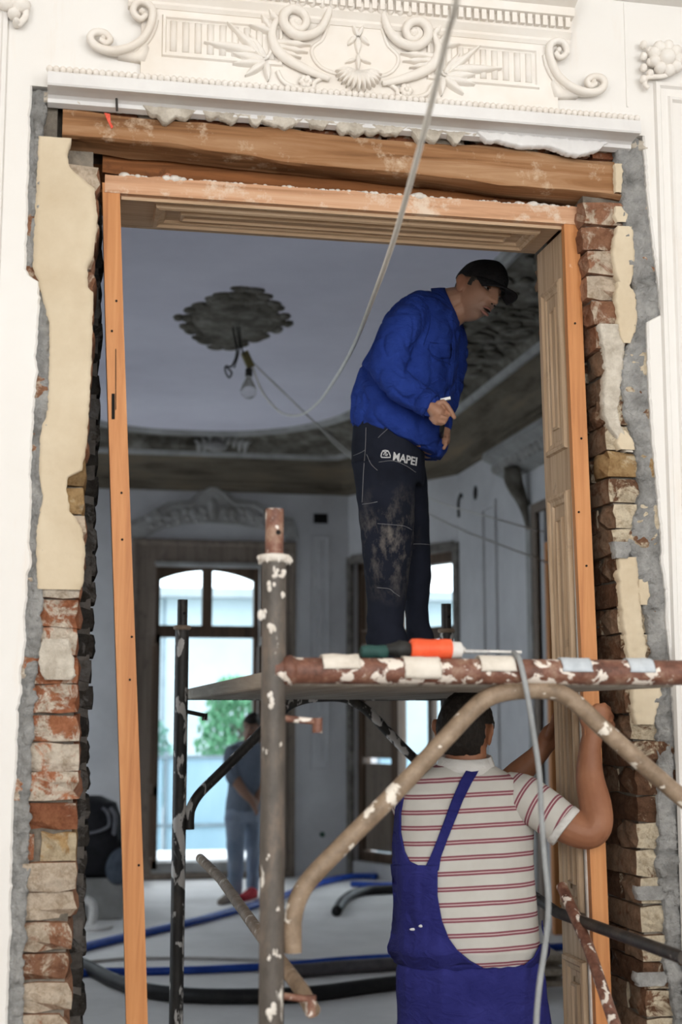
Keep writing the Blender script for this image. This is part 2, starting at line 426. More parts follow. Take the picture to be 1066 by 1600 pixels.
patch([(870, 968, 994), (900, 967, 998), (930, 970, 1000), (970, 975, 1003), (1010, 980, 1010), (1050, 984, 1010), (1068, 985, 1012)], 7)
patch([(905, 1000, 1012), (930, 998, 1016), (945, 1002, 1010)], 8)
patch([(1066, 990, 1030), (1090, 988, 1034), (1110, 990, 1026), (1132, 994, 1022)], 9)
patch([(846, 958, 984), (856, 960, 988), (872, 964, 982)], 10, -.006, 'cement', name='cement_render')
patch([(998, 66, 106), (1015, 62, 112), (1035, 60, 116), (1055, 64, 118), (1062, 70, 110)], 12, .0, 'lime_crust')
for yy, w in ((1385, 6), (1520, 5)): patch([(yy, 996, 1040), (yy + 10, 994, 1046), (yy + 22, 1000, 1038)], yy, .006, 'cement', name='cement_render')

# bricks, each one an object
rng = random.Random(4)
def brick_mesh(seed):
    r = random.Random(seed); c = .10; vs = []; bm = bmesh.new(); bmesh.ops.create_cube(bm, size=1.0)
    bmesh.ops.subdivide_edges(bm, edges=bm.edges, cuts=2, use_grid_fill=True)
    for v in bm.verts:
        e = sum(abs(q) > .45 for q in v.co)
        if e >= 2: v.co *= .965 if e == 2 else .93
        v.co += Vector((r.uniform(-1, 1) * .020, r.uniform(-1, 1) * .022, r.uniform(-1, 1) * .045))
        if e >= 2 and r.random() < .14: v.co *= .9
    me = bpy.data.meshes.new('brick'); bm.to_mesh(me); bm.free(); return me
BM = {}
for mname in ('brick_red', 'brick_limed', 'brick_brown', 'brick_yellow', 'brick_grey'):
    BM[mname] = []
    for i in range(5):
        me = brick_mesh(i * 13 + len(mname)); me.materials.append(MATS[mname]); BM[mname].append(me)
def brick(mat, x0, x1, y0, y1, z0, z1, tilt=.0):
    o = bpy.data.objects.new('brick', rng.choice(BM[mat])); col.objects.link(o); o.parent = wall
    o.location = ((x0 + x1) / 2, (y0 + y1) / 2, (z0 + z1) / 2); o.scale = (x1 - x0, y1 - y0, z1 - z0)
    o.rotation_euler = (rng.uniform(-.01, .01), rng.uniform(-.015, .015) + tilt, rng.uniform(-.02, .02)); return o
CH = .0792; z = .60; k = 0
while z + CH < 3.318:
    zz0, zz1 = z + .0005, z + CH + .0005 + rng.uniform(-.002, .001); zm = z + CH / 2
    long = k % 2 == 0
    # left jamb
    xc = interp(COR_L, zm) + rng.uniform(-.006, .004); yf = .018 + rng.uniform(-.006, .008)
    py = 1600 - 0
    m = 'brick_red' if zm > 1.36 and zm < 2.08 else 'brick_limed'
    if abs(zm - 1.33) < .04:
        brick('brick_yellow', xc - .10, xc, yf, yf + .25, zz0, zz1); brick('brick_red', xc - .15, xc - .115, yf - .004, yf + .2, zz0, zz1 - .004)
    elif abs(zm - W(120, 758, 0).z) < .04:
        brick('brick_yellow', xc - .105, xc - .008, yf, yf + .25, zz0, zz1)
    else:
        brick(m, xc - (.15 if long else .29), xc, yf, yf + .27, zz0, zz1)
    xr = interp(REAR_L, zm) + rng.uniform(-.008, .004)
    brick('brick_grey', xr - .2, xr, .30, .51, zz0 + .01, zz1)
    # right jamb
    xc = interp(COR_R, zm) + rng.uniform(-.006, .006); yf = .016 + rng.uniform(-.006, .008)
    if abs(zm - 2.46) < .04: m = 'brick_yellow'
    elif zm > 2.84: m = 'brick_limed'
    elif zm > 2.3: m = 'brick_brown'
    else: m = 'brick_brown'
    if long:
        brick(m, xc, xc + .15, yf, yf + .27, zz0, zz1); brick('brick_brown', xc + .006, xc + .15, yf + .285, .51, zz0, zz1)
    else:
        brick(m, xc, xc + .28, yf, yf + .135, zz0, zz1); brick('brick_brown', xc + .004, xc + .15, yf + .145, .40, zz0, zz1)
    z += CH; k += 1

# rubble and brick remains over the beam, under the ledge
for i in range(13):
    x = .05 + i * .128 + rng.uniform(-.02, .02); brick('brick_red', x, x + .115, .05, .2, 3.445 + rng.uniform(-.005, .005), 3.50)
MB().box(-.06, 1.74, .12, WD, 3.40, 3.52).build('mortar_bed', 'mortar', wall)

# wooden lintel beams
def rough_beam(name, x0, x1, y0, y1, zb, zt, mat, amp, seed):
    mb = MB(); rings = []; n = 90
    sec = [(0, 0), (.12, -.03), (.5, 0.02), (.88, -.02), (1, .02), (1.02, .4), (1, .9), (.9, 1), (.5, 1.02), (.1, 1), (-.02, .88), (.02, .6), (-.02, .3)]
    for i in range(n + 1):
        x = lerp(x0, x1, i / n); b, tp = zb(x), zt(x); ring = []
        for a, c in sec:
            p = Vector((x, lerp(y0, y1, a), lerp(b, tp, c)))
            d = Vector((0, noise.noise(Vector((x * 2.2, a * 2, c * 2 + seed))), noise.noise(Vector((x * 2.2, a * 3 + 7, c * 3 + seed)))))
            d += .35 * Vector((0, noise.noise(Vector((x * 9, a * 4, c * 5 + seed))), noise.noise(Vector((x * 9, a * 5, c * 4 - seed)))))
            ring.append(p + d * amp)
        rings.append(ring)
    mb.loft(rings, True); o = mb.build(name, mat, wall, True); sharp(o.data, 28); return o
rough_beam('lintel_beam', -.045, 1.70, .018, .13, lambda x: 3.362 - .040 * (x - .33), lambda x: 3.455 - .018 * (x - .33), 'beam_wood', .014, 1)
rough_beam('lintel_beam', .075, 1.60, .145, .27, lambda x: 3.318 - .014 * (x - .33), lambda x: 3.42, 'beam_dark', .014, 5)
rough_beam('lintel_beam', .02, 1.66, .29, .50, lambda x: 3.305 - .01 * (x - .33), lambda x: 3.44, 'beam_dark', .012, 9)

# ragged plaster and paper hanging under the ledge
def Z3(u, s, y): return Vector((u, y, s))
mb = MB()
field(mb, frange(-.10, 1.76, .006), lambda x: 3.466 + .010 * noise.noise(Vector((x * 9, 1, 1))), lambda x: 3.495, Z3,
      lambda x, s: .002 + .008 * noise.noise(Vector((x * 25, s * 25, 2))) + .004 * noise.noise(Vector((x * 80, s * 80, 2))), 6, .05, .006, 21.0, 30)
mb.build('rough_render', 'lime_crust', wall, True)
def drip(x0, x1, top, low, y, seed, mat='lime_crust', name='plaster_drip', sc=26):
    mb = MB()
    prof = lambda x: top - (top - low) * max(.10, (.42 + .7 * noise.noise(Vector((x * sc, seed, 3))) + .5 * noise.noise(Vector((x * sc * .35, seed, 8))))) * min(1, (x - x0) / .03, (x1 - x) / .03)
    field(mb, frange(x0, x1, .004), prof, lambda x: top, Z3,
          lambda x, s: y - .010 * min(1, (s - low) / .02 + .2) + .006 * noise.noise(Vector((x * 40, s * 40, seed))), 6, .03, .004, seed, 70)
    return mb.build(name, mat, wall, True)
drip(-.03, .17, 3.478, 3.440, .004, 1); drip(.185, .34, 3.470, 3.410, -.004, 2); drip(.36, .66, 3.470, 3.430, .0, 3); drip(.66, .98, 3.470, 3.420, .0, 4)
drip(.98, 1.20, 3.468, 3.415, -.002, 5); drip(1.20, 1.62, 3.470, 3.400, -.012, 6, 'ledge_plaster', 'torn_paper', 7)

# moulded ledge over the opening
xa, xb = W(75, 110, -.08).x, W(1000, 195, -.08).x
def run_profile(mb, x0, x1, prof):
    """prof: (y, z) outline swept along X"""
    mb.loft([[Vector((x, y, z)) for y, z in prof] for x in (x0, x1)], True); return mb
ledge = run_profile(MB(), xa, xb, [(y_, z_ - .010) for y_, z_ in [(.02, 3.552), (-.030, 3.550), (-.034, 3.536), (-.085, 3.530), (-.089, 3.526), (-.091, 3.492), (-.087, 3.487), (-.052, 3.489), (-.02, 3.488), (-.008, 3.482), (-.008, 3.470), (.02, 3.466)]]).build('ledge_moulding', 'ledge_plaster', wall)
mb = MB(); x = xa + .005
while x < xb:
    mb.ellip((x, -.080, 3.528), .0105, .013, .0105, None, 8, 6); x += .0185
bead = mb.build('bead_row', 'relief_plaster', ledge, True); tag(bead, kind='stuff')
# nail and scrap of red tape by the ledge end
nl = MB(); p = W(182, 152, -.03); q = W(183, 174, -.02); nl.tube([p, q], .0035, 8); nl.lathe(p, (0, 0, 1), [(0, .007), (.004, .007), (.004, 0)], 8)
nl.build('nail', 'pipe_black', wall)
MB().prism([W(163, 176, -.012), W(172, 178, -.016), W(173, 190, -.012), W(177, 198, -.014), W(174, 201, -.012), W(168, 188, -.014)], None, (0, .004, 0)).build('tape_scrap', mottled('red_tape', (.70, .08, .05), (.85, .16, .10), 40), wall)

# ---------------------------------------------------------------- loose wooden door casing
casing = thing('door_frame', (.85, .23, 0), 'stripped wooden door casing with panelled lining, standing loose in the bare brick opening', 'door frame')
# leaning jamb: orange edge and lining behind it
def slant_board(x0t, x1t, x0b, x1b, zt, y0, y1, zb=0.0):
    mb = MB(); rings = []
    for i in range(9):
        t = i / 8; z = lerp(zb, zt, t); a = lerp(x0b, x0t, t); b = lerp(x1b, x1t, t)
        bow = .006 * math.sin(t * 5)
        rings.append([Vector((a + bow, y0, z)), Vector((b + bow, y0, z)), Vector((b + bow, y1, z)), Vector((a + bow, y1, z))])
    mb.loft(rings, True); return mb
jl = slant_board(.080, .131, .230, .291, 3.262, .078, .102).build('jamb_board', 'pine_orange', casing)
slant_board(.090, .118, .240, .272, 3.228, .102, .38).build('lining_board', 'lining_wood', casing)
jr = slant_board(1.512, 1.562, 1.552, 1.602, 3.232, .078, .104).build('jamb_board', 'pine_orange', casing)
rl = slant_board(1.524, 1.556, 1.562, 1.594, 3.228, .104, .375).build('lining_board', 'lining_wood', casing)
MB().prism([Vector((lerp(1.520, 1.558, 1 - z / 3.228) , .1045 , z)) for z in (0, 3.2)] + [Vector((lerp(1.514, 1.552, 1 - z / 3.2) , .1045, z)) for z in (3.2, 0)], None, (0, .012, 0)).build('edge_strip', 'plaster_splash', casing)
# raised panels on the jamb lining
def xin(z): return lerp(1.562, 1.524, z / 3.228)
prof = [(0, 0), (.004, .014), (.014, .017), (.022, .010), (.034, .008), (.040, -.001), (.060, -.002)]
for z0, z1 in ((.28, .98), (1.12, 2.40), (2.53, 3.08)):
    n = Vector((-1, 0, 0)); tilt = (Vector((xin(z1), 0, z1)) - Vector((xin(z0), 0, z0))).normalized()
    mb = MB(); frame_mould(mb, (xin(z0) - .0015, .145, z0), (0, 1, 0), tilt, n, .185, z1 - z0, prof)
    mb.build('panel_moulding', 'lining_wood', casing)
    mb = MB(); frame_mould(mb, (xin(z0) - .0018, .21, z0 + .075), (0, 1, 0), tilt, n, .06, z1 - z0 - .15, [(0, 0), (.003, .010), (.010, .011), (.0145, .004), (.0290, .003)])
    mb.build('raised_field', 'lining_wood', casing)
# head of the casing
hd = MB(); rings = []
for i in range(60):
    x = lerp(.082, 1.560, i / 59); t = 3.289 + .006 * noise.noise(Vector((x * 14, 0, 0))) + .003 * noise.noise(Vector((x * 50, 0, 0)))
    rings.append([Vector((x, .076, 3.232)), Vector((x, .104, 3.232)), Vector((x, .106, t)), Vector((x, .078, t))])
hd.loft(rings, True); hd.build('head_board', 'lining_edge_x', casing)
MB().box(.131, 1.514, .104, .385, 3.236, 3.262).build('soffit_board', 'lining_wood_x', casing)
MB().box(.131, 1.514, .100, .112, 3.222, 3.240).build('soffit_fillet', 'lining_wood_x', casing)
mb = MB(); frame_mould(mb, (.235, .145, 3.236), (1, 0, 0), (0, 1, 0), (0, 0, -1), 1.22, .185, prof); mb.build('panel_moulding', 'lining_wood_x', casing)
mb = MB(); frame_mould(mb, (.315, .205, 3.2355), (1, 0, 0), (0, 1, 0), (0, 0, -1), 1.06, .065, [(0, 0), (.003, .010), (.010, .011), (.0145, .004), (.031, .003)]); mb.build('raised_field', 'lining_wood_x', casing)
mb = MB()
for i in range(150):
    x = .13 + 1.40 * (i + rng.random()) / 150; s = rng.uniform(.004, .011) * (1.5 if noise.noise(Vector((x * 6, 4, 4))) > .1 else .8)
    mb.ellip((x, .088 + rng.uniform(-.006, .008), 3.289 + s * .1), s * 1.3, s, s * .8, None, 7, 5)
tag(mb.build('plaster_crumbs', 'plaster_splash', casing, True), kind='stuff')
mb = MB(); mb.prism([W(245, 278, .09), W(262, 270, .09), W(285, 279, .09), W(288, 285, .09), W(244, 284, .09)], None, (0, .02, 0)); mb.build('broken_chip', 'brick_red', casing)
# mortises and nail holes on the front edges
mb = MB()
for px, py0, py1, w in ((177, 615, 655, 5), (181, 545, 640, 1.2)):
    mb.prism([W(px - w / 2, py0, .0765), W(px + w / 2, py0, .0765), W(px + w / 2, py1, .0765), W(px - w / 2, py1, .0765)], None, (0, .003, 0))
for px, py in ((182, 470), (175, 517), (191, 843), (206, 995), (217, 1352), (190, 770), (905, 800), (917, 884), (935, 980), (899, 505), (909, 685), (203, 1062)):
    mb.lathe(W(px, py, .0755), (0, 1, 0), [(0, .0035), (.003, .0035)], 8)
mb.build('nail_hole', 'dark_hole', casing)

# ---------------------------------------------------------------- the room around the camera
fl = MB().box(XL, XR, -7.5, 0.0, -.08, 0.0); fl.box(XL, XR, 0, WD, -.08, -.001)
tag(fl.build('floor', 'front_floor'), kind='structure')
tag(MB().box(XL - .2, XR + .2, -7.5, .5, ZT, ZT + .2).build('ceiling', 'front_shell'), kind='structure')
tag(MB().box(XL - .2, XL, -7.5, WD, 0, ZT).build('wall_left', 'front_shell'), kind='structure')
tag(MB().box(XR, XR + .2, -7.5, WD, 0, ZT).build('wall_right', 'front_shell'), kind='structure')
bw = MB(); xs = [XL, -3.15, -1.45, -.25, 1.45, 2.65, 4.35, XR]
for i in range(0, 8, 2): bw.box(xs[i], xs[i + 1], -7.5, -7.3, 0, ZT)
for i in range(1, 7, 2): bw.box(xs[i], xs[i + 1], -7.5, -7.3, 0, 1.1); bw.box(xs[i], xs[i + 1], -7.5, -7.3, 4.4, ZT)
tag(bw.build('wall_back', 'front_shell'), kind='structure')
for i in range(1, 7, 2):
    m = MB(); x0, x1 = xs[i], xs[i + 1]
    for a, b in ((x0, x0 + .07), (x1 - .07, x1), ((x0 + x1) / 2 - .03, (x0 + x1) / 2 + .03)): m.box(a, b, -7.45, -7.38, 1.1, 4.4)
    for a, b in ((1.1, 1.17), (3.3, 3.36), (4.33, 4.4)): m.box(x0, x1, -7.45, -7.38, a, b)
    tag(m.build('window_%d' % (3 + i // 2), 'window_brown'), kind='structure')
# ---------------------------------------------------------------- the far room
AX, BX, CY, DY, EX = -1.4, -.6, 9.9, 11.5, 3.1
RX = 3.92
POLY = [(AX, WD), (RX, WD), (RX, CY), (EX, DY), (BX, DY), (AX, CY)]   # counter-clockwise seen from above
ZC, ZCEIL = 4.17, 4.70
tag(MB().box(AX - .4, RX + .4, WD, DY + .5, -.08, 0).build('floor', 'concrete_floor'), kind='structure')
w_east = MB(); DO0, DO1 = 5.75, 7.42
w_east.box(RX, RX + .35, WD, DO0, 0, 4.9).box(RX, RX + .35, DO1, CY + .2, 0, 4.9).box(RX, RX + .35, DO0, DO1, 3.45, 4.9)
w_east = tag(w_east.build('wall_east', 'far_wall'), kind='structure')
w_west = MB()
for a, b in ((WD, 2.2), (3.5, 6.0), (7.3, CY + .2)): w_west.box(AX - .35, AX, a, b, 0, 4.9)
for a, b in ((2.2, 3.5), (6.0, 7.3)): w_west.box(AX - .35, AX, a, b, 0, .5); w_west.box(AX - .35, AX, a, b, 3.3, 4.9)
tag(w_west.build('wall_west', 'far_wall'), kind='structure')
for i, (a, b) in enumerate(((2.2, 3.5), (6.0, 7.3))):  # unseen side windows, added to bring more daylight into the far room
    m = MB()
    for y in (a, (a + b) / 2 - .03, b - .06): m.box(AX - .25, AX - .19, y, y + .06, .5, 3.3)
    for zz in (.5, 2.4, 3.24): m.box(AX - .25, AX - .19, a, b, zz, zz + .06)
    tag(m.build('window_%d' % (6 + i), 'window_brown'), kind='structure')
WX0, WX1, WZ0, WZ1 = .965, 2.105, .16, 3.33
m = MB().box(BX - .2, WX0, DY, DY + .4, 0, 4.9).box(WX1, EX + .1, DY, DY + .4, 0, 4.9).box(WX0, WX1, DY, DY + .4, 0, WZ0).box(WX0, WX1, DY, DY + .4, WZ1, 4.9)
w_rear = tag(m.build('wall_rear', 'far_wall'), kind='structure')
# canted corners
def cant_frame(p, q):
    p, q = Vector((*p, 0)), Vector((*q, 0)); u = (q - p); L = u.length; u.normalize(); n = Vector((u.y, -u.x, 0))
    return p, u, n, L
def cbox(mb, fr, s0, s1, n0, n1, z0, z1):
    p, u, n, L = fr
    v = [p + u * s + n * k + Vector((0, 0, z)) for z in (z0, z1) for k in (n0, n1) for s in (s0, s1)]
    mb.add(v, [(0, 2, 3, 1), (4, 5, 7, 6), (0, 1, 5, 4), (2, 6, 7, 3), (0, 4, 6, 2), (1, 3, 7, 5)]); return mb
CF = cant_frame((EX, DY), (RX, CY))       # n points into the room (towards smaller x,y)
if CF[2].dot(Vector((1, 5, 0)) - CF[0]) < 0: CF = (CF[0], CF[1], -CF[2], CF[3])
LC = CF[3]
m = MB(); cbox(m, CF, -.1, .06, -.35, 0, 0, 4.9); cbox(m, CF, LC - .05, LC + .1, -.35, 0, 0, 4.9); cbox(m, CF, .06, LC - .05, -.35, 0, 3.40, 4.9); cbox(m, CF, .06, LC - .05, -.35, 0, 0, .16)
w_cant = tag(m.build('wall_corner', 'far_wall'), kind='structure')
DF = cant_frame((AX, CY), (BX, DY))
if DF[2].dot(Vector((1, 5, 0)) - DF[0]) < 0: DF = (DF[0], DF[1], -DF[2], DF[3])
m = MB(); cbox(m, DF, -.1, .3, -.35, 0, 0, 4.9); cbox(m, DF, 1.5, LC + .1, -.35, 0, 0, 4.9); cbox(m, DF, .3, 1.5, -.35, 0, 3.40, 4.9); cbox(m, DF, .3, 1.5, -.35, 0, 0, .16)
tag(m.build('wall_corner', 'far_wall'), kind='structure')

# window with arched lights in the far wall
win = tag(MB().box(WX0, WX0 + .055, DY + .1, DY + .2, WZ0, WZ1).box(WX1 - .055, WX1, DY + .1, DY + .2, WZ0, WZ1).build('window_1', 'window_brown'), kind='structure')
MB().box(WX0, WX1, DY + .08, DY + .2, 2.56, 2.69).build('transom', 'window_brown', win)
xm = (WX0 + WX1) / 2
MB().box(xm - .055, xm + .055, DY + .09, DY + .19, 2.69, WZ1).build('mullion', 'window_brown', win)
MB().box(WX0 - .02, WX1 + .02, DY - .03, DY + .3, WZ0 - .16, WZ0 + .012).build('sill', 'cove_light', win)
glass = NT('window_glass'); glass.b.inputs['Transmission Weight'].default_value = 1.0; glass.b.inputs['IOR'].default_value = 1.01
glass.color((.97, 1, 1)); glass.fin(.0, .5)
for a, b, s in ((WX0 + .055, xm - .055, 1), (xm + .055, WX1 - .055, -1)):
    n = 12; outer = []; inner = []
    for i in range(n + 1):
        x = lerp(a, b, i / n); d = abs(x - xm) / (WX1 - xm); outer.append(Vector((x, DY + .1, WZ1))); inner.append(Vector((x, DY + .1, 3.30 - .10 * d * d * 1.35)))
    mb = MB(); mb.prism(outer + inner[::-1], None, (0, .09, 0)); mb.build('arched_head', 'window_brown', win)
    MB().box(a, b, DY + .145, DY + .149, 2.69, 3.3).build('pane', 'window_glass', win)
for x, sgn in ((WX0 + .03, 1), (WX1 - .03, -1)):    # open leaves folded back into the room
    m = MB(); xa_, xb_ = (x - .055, x - .005) if sgn > 0 else (x + .005, x + .055)
    for y in (DY - .56, DY - .10): m.box(xa_, xb_, y, y + .08, WZ0, 2.55)
    for zz in (WZ0, .9, 2.46): m.box(xa_, xb_, DY - .56, DY - .02, zz, zz + .09)
    lf = m.build('open_leaf', 'window_brown', win)
    MB().box((xa_ + xb_) / 2 - .002, (xa_ + xb_) / 2 + .002, DY - .48, DY - .1, WZ0 + .09, 2.46).build('pane', 'window_glass', lf)
# wooden surround and carved crest
m = MB(); m.box(.69, WX0, DY - .035, DY - .001, 0, 3.62).box(WX1, 2.50, DY - .035, DY - .001, 0, 3.62).box(WX0, WX1, DY - .035, DY - .001, WZ1, 3.62)
sur = m.build('window_surround', 'casing_brown', w_rear)
m = MB(); frame_mould(m, (.69, DY - .036, 0), (1, 0, 0), (0, 0, 1), (0, -1, 0), 1.81, 3.62, [(0, 0), (.01, .03), (.05, .03), (.07, 0)]); m.build('architrave', 'casing_brown', sur)
MB().box(WX0 - .02, WX1 + .02, DY - .06, DY - .03, 3.33, 3.37).build('drip_moulding', 'cove_light', sur)
CREST = [(196, 838), (200, 815), (225, 806), (262, 784), (297, 781), (306, 772), (320, 761), (333, 756), (348, 762), (368, 779), (402, 783), (426, 802), (458, 810), (466, 842), (440, 838), (410, 826), (372, 819), (330, 816), (290, 818), (255, 824), (228, 840)]
m = MB(); m.prism([W(x, y, DY - .05) for x, y in CREST], None, (0, .05, 0)); crest = m.build('carved_crest', 'far_relief', w_rear)
m = MB()
def on_far(px, py, dy=.05): return W(px, py, DY - dy)
m.ellip(on_far(333, 795), .055, .03, .12); m.tube(curve_pts([on_far(205, 822), on_far(230, 812), on_far(268, 792), on_far(298, 788), on_far(318, 770), on_far(333, 763), on_far(348, 770), on_far(368, 787), on_far(398, 790), on_far(424, 808), on_far(455, 818)], 6), .018, 6)
for sx in (-1, 1):
    for k in range(7):
        px = 333 + sx * (16 + k * 14); py = 796 + k * 2.2 + 4 * math.sin(k * 2.1)
        m.ellip(on_far(px, py), .05, .025, .035 + .03 * (k % 2), Matrix.Rotation(.5 * sx * (k % 3 - 1), 3, 'Y'), 8, 6)
        m.ellip(on_far(px + 5, py + 12), .03, .02, .03, None, 8, 6)
m.build('crest_carving', 'far_relief', crest, True)
# slim panels, vent and holes
m = MB(); x0, x1, z0, z1 = 2.68, 2.88, 1.12, 3.70
frame_mould(m, (x0, DY - .002, z0), (1, 0, 0), (0, 0, 1), (0, -1, 0), x1 - x0, z1 - z0, [(0, 0), (.006, .02), (.022, .02), (.03, 0)])
m.build('panel_moulding', 'far_wall', w_rear)
m = MB()
for k in range(9): m.ellip((2.78, DY - .004, 1.35 + k * .27), .030, .014, .13, None, 10, 8)
m.build('panel_relief', 'far_wall', w_rear, True)
m = MB(); m.box(2.70, 2.86, DY - .004, DY - .001, 3.84, 3.95); m.build('vent_hole', 'dark_hole', w_rear)
m = MB(); m.lathe(WX(743, 770, RX - .002), (1, 0, 0), [(0, .075), (.004, .07)], 9); m.lathe(WX(722, 775, RX - .002), (1, 0, 0), [(0, .03), (.004, .03)], 7); m.build('wall_hole', 'dark_hole', w_east)
m = MB(); m.lathe(W(504, 1304, DY - .01), (0, 1, 0), [(0, .03), (.009, .03)], 9); m.build('wall_hole', mottled('green_box', (.03, .07, .05), (.05, .10, .07), 9), w_rear)
m = MB(); m.tube(curve_pts([WX(720, 772, RX - .015), WX(717, 780, RX - .02), WX(716, 792, RX - .015), WX(717, 808, RX - .012)], 5), .012, 6); m.build('wall_hook', 'dark_hole', w_east)
for py0, ya in ((800, 9.0), (800, 8.6)):
    m = MB(); m.box(RX - .025, RX, ya - .03, ya + .03, .2, 3.65); m.build('panel_moulding', 'far_wall', w_east)
m = MB(); m.box(RX - .022, RX, 8.57, 9.03, 3.65, 3.71); m.build('panel_moulding', 'far_wall', w_east)
# window in the canted corner: shuttered on one side, glazed on the other
win2 = MB()
for s0, s1 in ((.06, .14), (.62, .74), (LC - .13, LC - .05)): cbox(win2, CF, s0, s1, -.2, -.08, .16, 3.40)
for z0, z1 in ((.16, .26), (2.50, 2.63), (3.28, 3.40)): cbox(win2, CF, .06, LC - .05, -.2, -.08, z0, z1)
win2 = tag(win2.build('window_2', 'window_brown'), kind='structure')
m = MB(); cbox(m, CF, 1.19, 1.26, -.18, -.1, .26, 2.50); m.build('mullion', 'window_brown', win2)
m = MB(); cbox(m, CF, .74, LC - .13, -.142, -.138, .26, 3.28); m.build('pane', 'window_glass', win2)
for z0, z1 in ((.28, 1.2), (1.26, 2.46), (2.65, 3.26)):
    m = MB(); cbox(m, CF, .14, .62, -.17, -.12, z0, z1); m.build('shutter_panel', 'casing_brown', win2)
m = MB(); rows = []
for s in frange(-.02, LC + .0, .03): pass
for s0, s1, z0, z1 in ((.0, .07, 0, 3.46), (LC - .06, LC + .02, 0, 3.46), (.07, LC - .06, 3.38, 3.48)): cbox(m, CF, s0, s1, -.02, .035, z0, z1)
m.build('window_surround', 'rubble', w_cant)
m = MB(); cbox(m, CF, .9, 1.05, -.05, -.03, .2, 2.4)
# doorway in the wall on the right: brown reveal, pale strip, orange jamb
dr = MB(); dr.box(RX - .02, RX + .3, DO1, DO1 + .11, 0, 3.5); dr.box(RX - .02, RX + .3, DO0 - .11, DO0, 0, 3.5); dr.box(RX - .02, RX + .3, DO0, DO1, 3.42, 3.5)
dr = tag(dr.build('door_1', 'casing_brown'), kind='structure')
MB().box(RX + .02, RX + .12, DO1 - .09, DO1, 0, 3.42).build('plaster_reveal', 'far_wall', dr)
MB().box(RX - .06, RX + .1, 7.02, 7.09, 0, 3.05).build('jamb_board', 'door_orange', dr)
MB().box(RX - .06, RX + .1, 5.82, 5.89, 0, 3.05).build('jamb_board', 'door_orange', dr)
MB().box(RX - .06, RX + .1, 5.82, 7.09, 3.05, 3.12).build('head_board', 'door_orange', dr)
MB().box(RX + .36, RX + .42, DO0 - .3, DO1 + .3, 0, 3.6).build('backing_panel', 'casing_brown', dr)
# carved canopy over that doorway
m = MB(); rings = []
for y in (8.15, 5.0):
    rings.append([Vector((RX, y, 4.05)), Vector((RX - .25, y, 4.05)), Vector((RX - .27, y, 3.99)), Vector((RX - .18, y, 3.95)), Vector((RX - .15, y, 3.87)), Vector((RX - .06, y, 3.82)), Vector((RX, y, 3.80))])
m.loft(rings, True); can = m.build('door_canopy', 'cove_light', dr)
m = MB()
for k in range(24): m.ellip((RX - .15, 5.1 + k * .13, 3.90), .05, .055, .05, None, 8, 6)
m.build('canopy_carving', 'far_relief', can, True)
m = MB(); m.tube(curve_pts([Vector((RX - .16, 7.62, 3.84)), Vector((RX - .12, 7.66, 3.7)), Vector((RX - .05, 7.62, 3.5)), Vector((RX - .03, 7.56, 3.3))], 5), [.07, .075, .08, .085, .085, .08, .075, .07, .06, .055, .05, .045, .04, .035, .03, .03], 8); m.build('canopy_bracket', 'cove_dirty', can, True)
m = MB(); m.box(RX - .03, RX, 7.53, 7.66, 0, 3.5); m.build('door_architrave', 'cove_light', dr)

# cove, mouldings and ceiling
CCX, CCY = 1.25, 6.0
EDG = [(Vector(POLY[i]), Vector(POLY[(i + 1) % 6])) for i in range(6)]
def poly_hit(a, off):
    d = Vector((math.cos(a), math.sin(a))); c = Vector((CCX, CCY)); best = 1e9
    for p, q in EDG:
        e = (q - p).normalized(); n = Vector((-e.y, e.x)); den = d.dot(n)
        if den < -1e-6: best = min(best, ((p - c).dot(n) + off) / den)
    return c + d * best
def oval_hit(a, grow=0.0):
    d = Vector((math.cos(a), math.sin(a))); hx, hy, r = 1.48 + grow, 4.55 + grow, 1.35 + grow
    lo, hi = 0.0, 8.0
    for _ in range(40):
        t = (lo + hi) / 2; x, y = abs(d.x * t), abs(d.y * t)
        q = Vector((max(x - (hx - r), 0), max((y - (hy - r)) * .85, 0))).length - r
        if x - hx > q: q = x - hx
        if q > 0: hi = t
        else: lo = t
    return Vector((CCX, CCY)) + d * lo
ANG = sorted(set([2 * math.pi * k / 220 for k in range(220)] + [math.atan2(y - CCY, x - CCX) % (2 * math.pi) for x, y in POLY]))
def ring(f, z): return [Vector((*f(a), z)) for a in ANG]
ceil = MB(); r0 = ring(oval_hit, ZCEIL); ceil.add(r0, [tuple(range(len(r0)))[::-1]])
ceil.add([(AX - .3, WD, 4.9), (RX + .3, WD, 4.9), (RX + .3, DY + .4, 4.9), (AX - .3, DY + .4, 4.9)], [(0, 1, 2, 3)])
ceil = tag(ceil.build('ceiling', 'far_ceiling'), kind='structure')
P = lambda off: (lambda a: poly_hit(a, off)); O = lambda g: (lambda a: oval_hit(a, g))
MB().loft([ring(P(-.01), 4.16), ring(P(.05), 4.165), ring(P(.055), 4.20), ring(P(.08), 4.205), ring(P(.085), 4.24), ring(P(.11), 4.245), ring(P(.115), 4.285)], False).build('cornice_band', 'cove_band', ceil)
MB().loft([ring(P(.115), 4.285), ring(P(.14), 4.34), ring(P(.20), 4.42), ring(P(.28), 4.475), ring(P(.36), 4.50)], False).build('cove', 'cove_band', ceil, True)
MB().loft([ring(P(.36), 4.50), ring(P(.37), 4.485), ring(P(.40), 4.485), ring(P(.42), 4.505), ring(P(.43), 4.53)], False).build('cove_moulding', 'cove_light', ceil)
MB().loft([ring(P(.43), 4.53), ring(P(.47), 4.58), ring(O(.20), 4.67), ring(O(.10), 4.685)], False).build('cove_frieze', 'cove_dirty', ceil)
MB().loft([ring(O(.12), 4.685), ring(O(.11), 4.665), ring(O(.07), 4.655), ring(O(.05), 4.67), ring(O(.02), 4.672), ring(O(0), 4.70)], False).build('oval_moulding', 'cove_light', ceil)
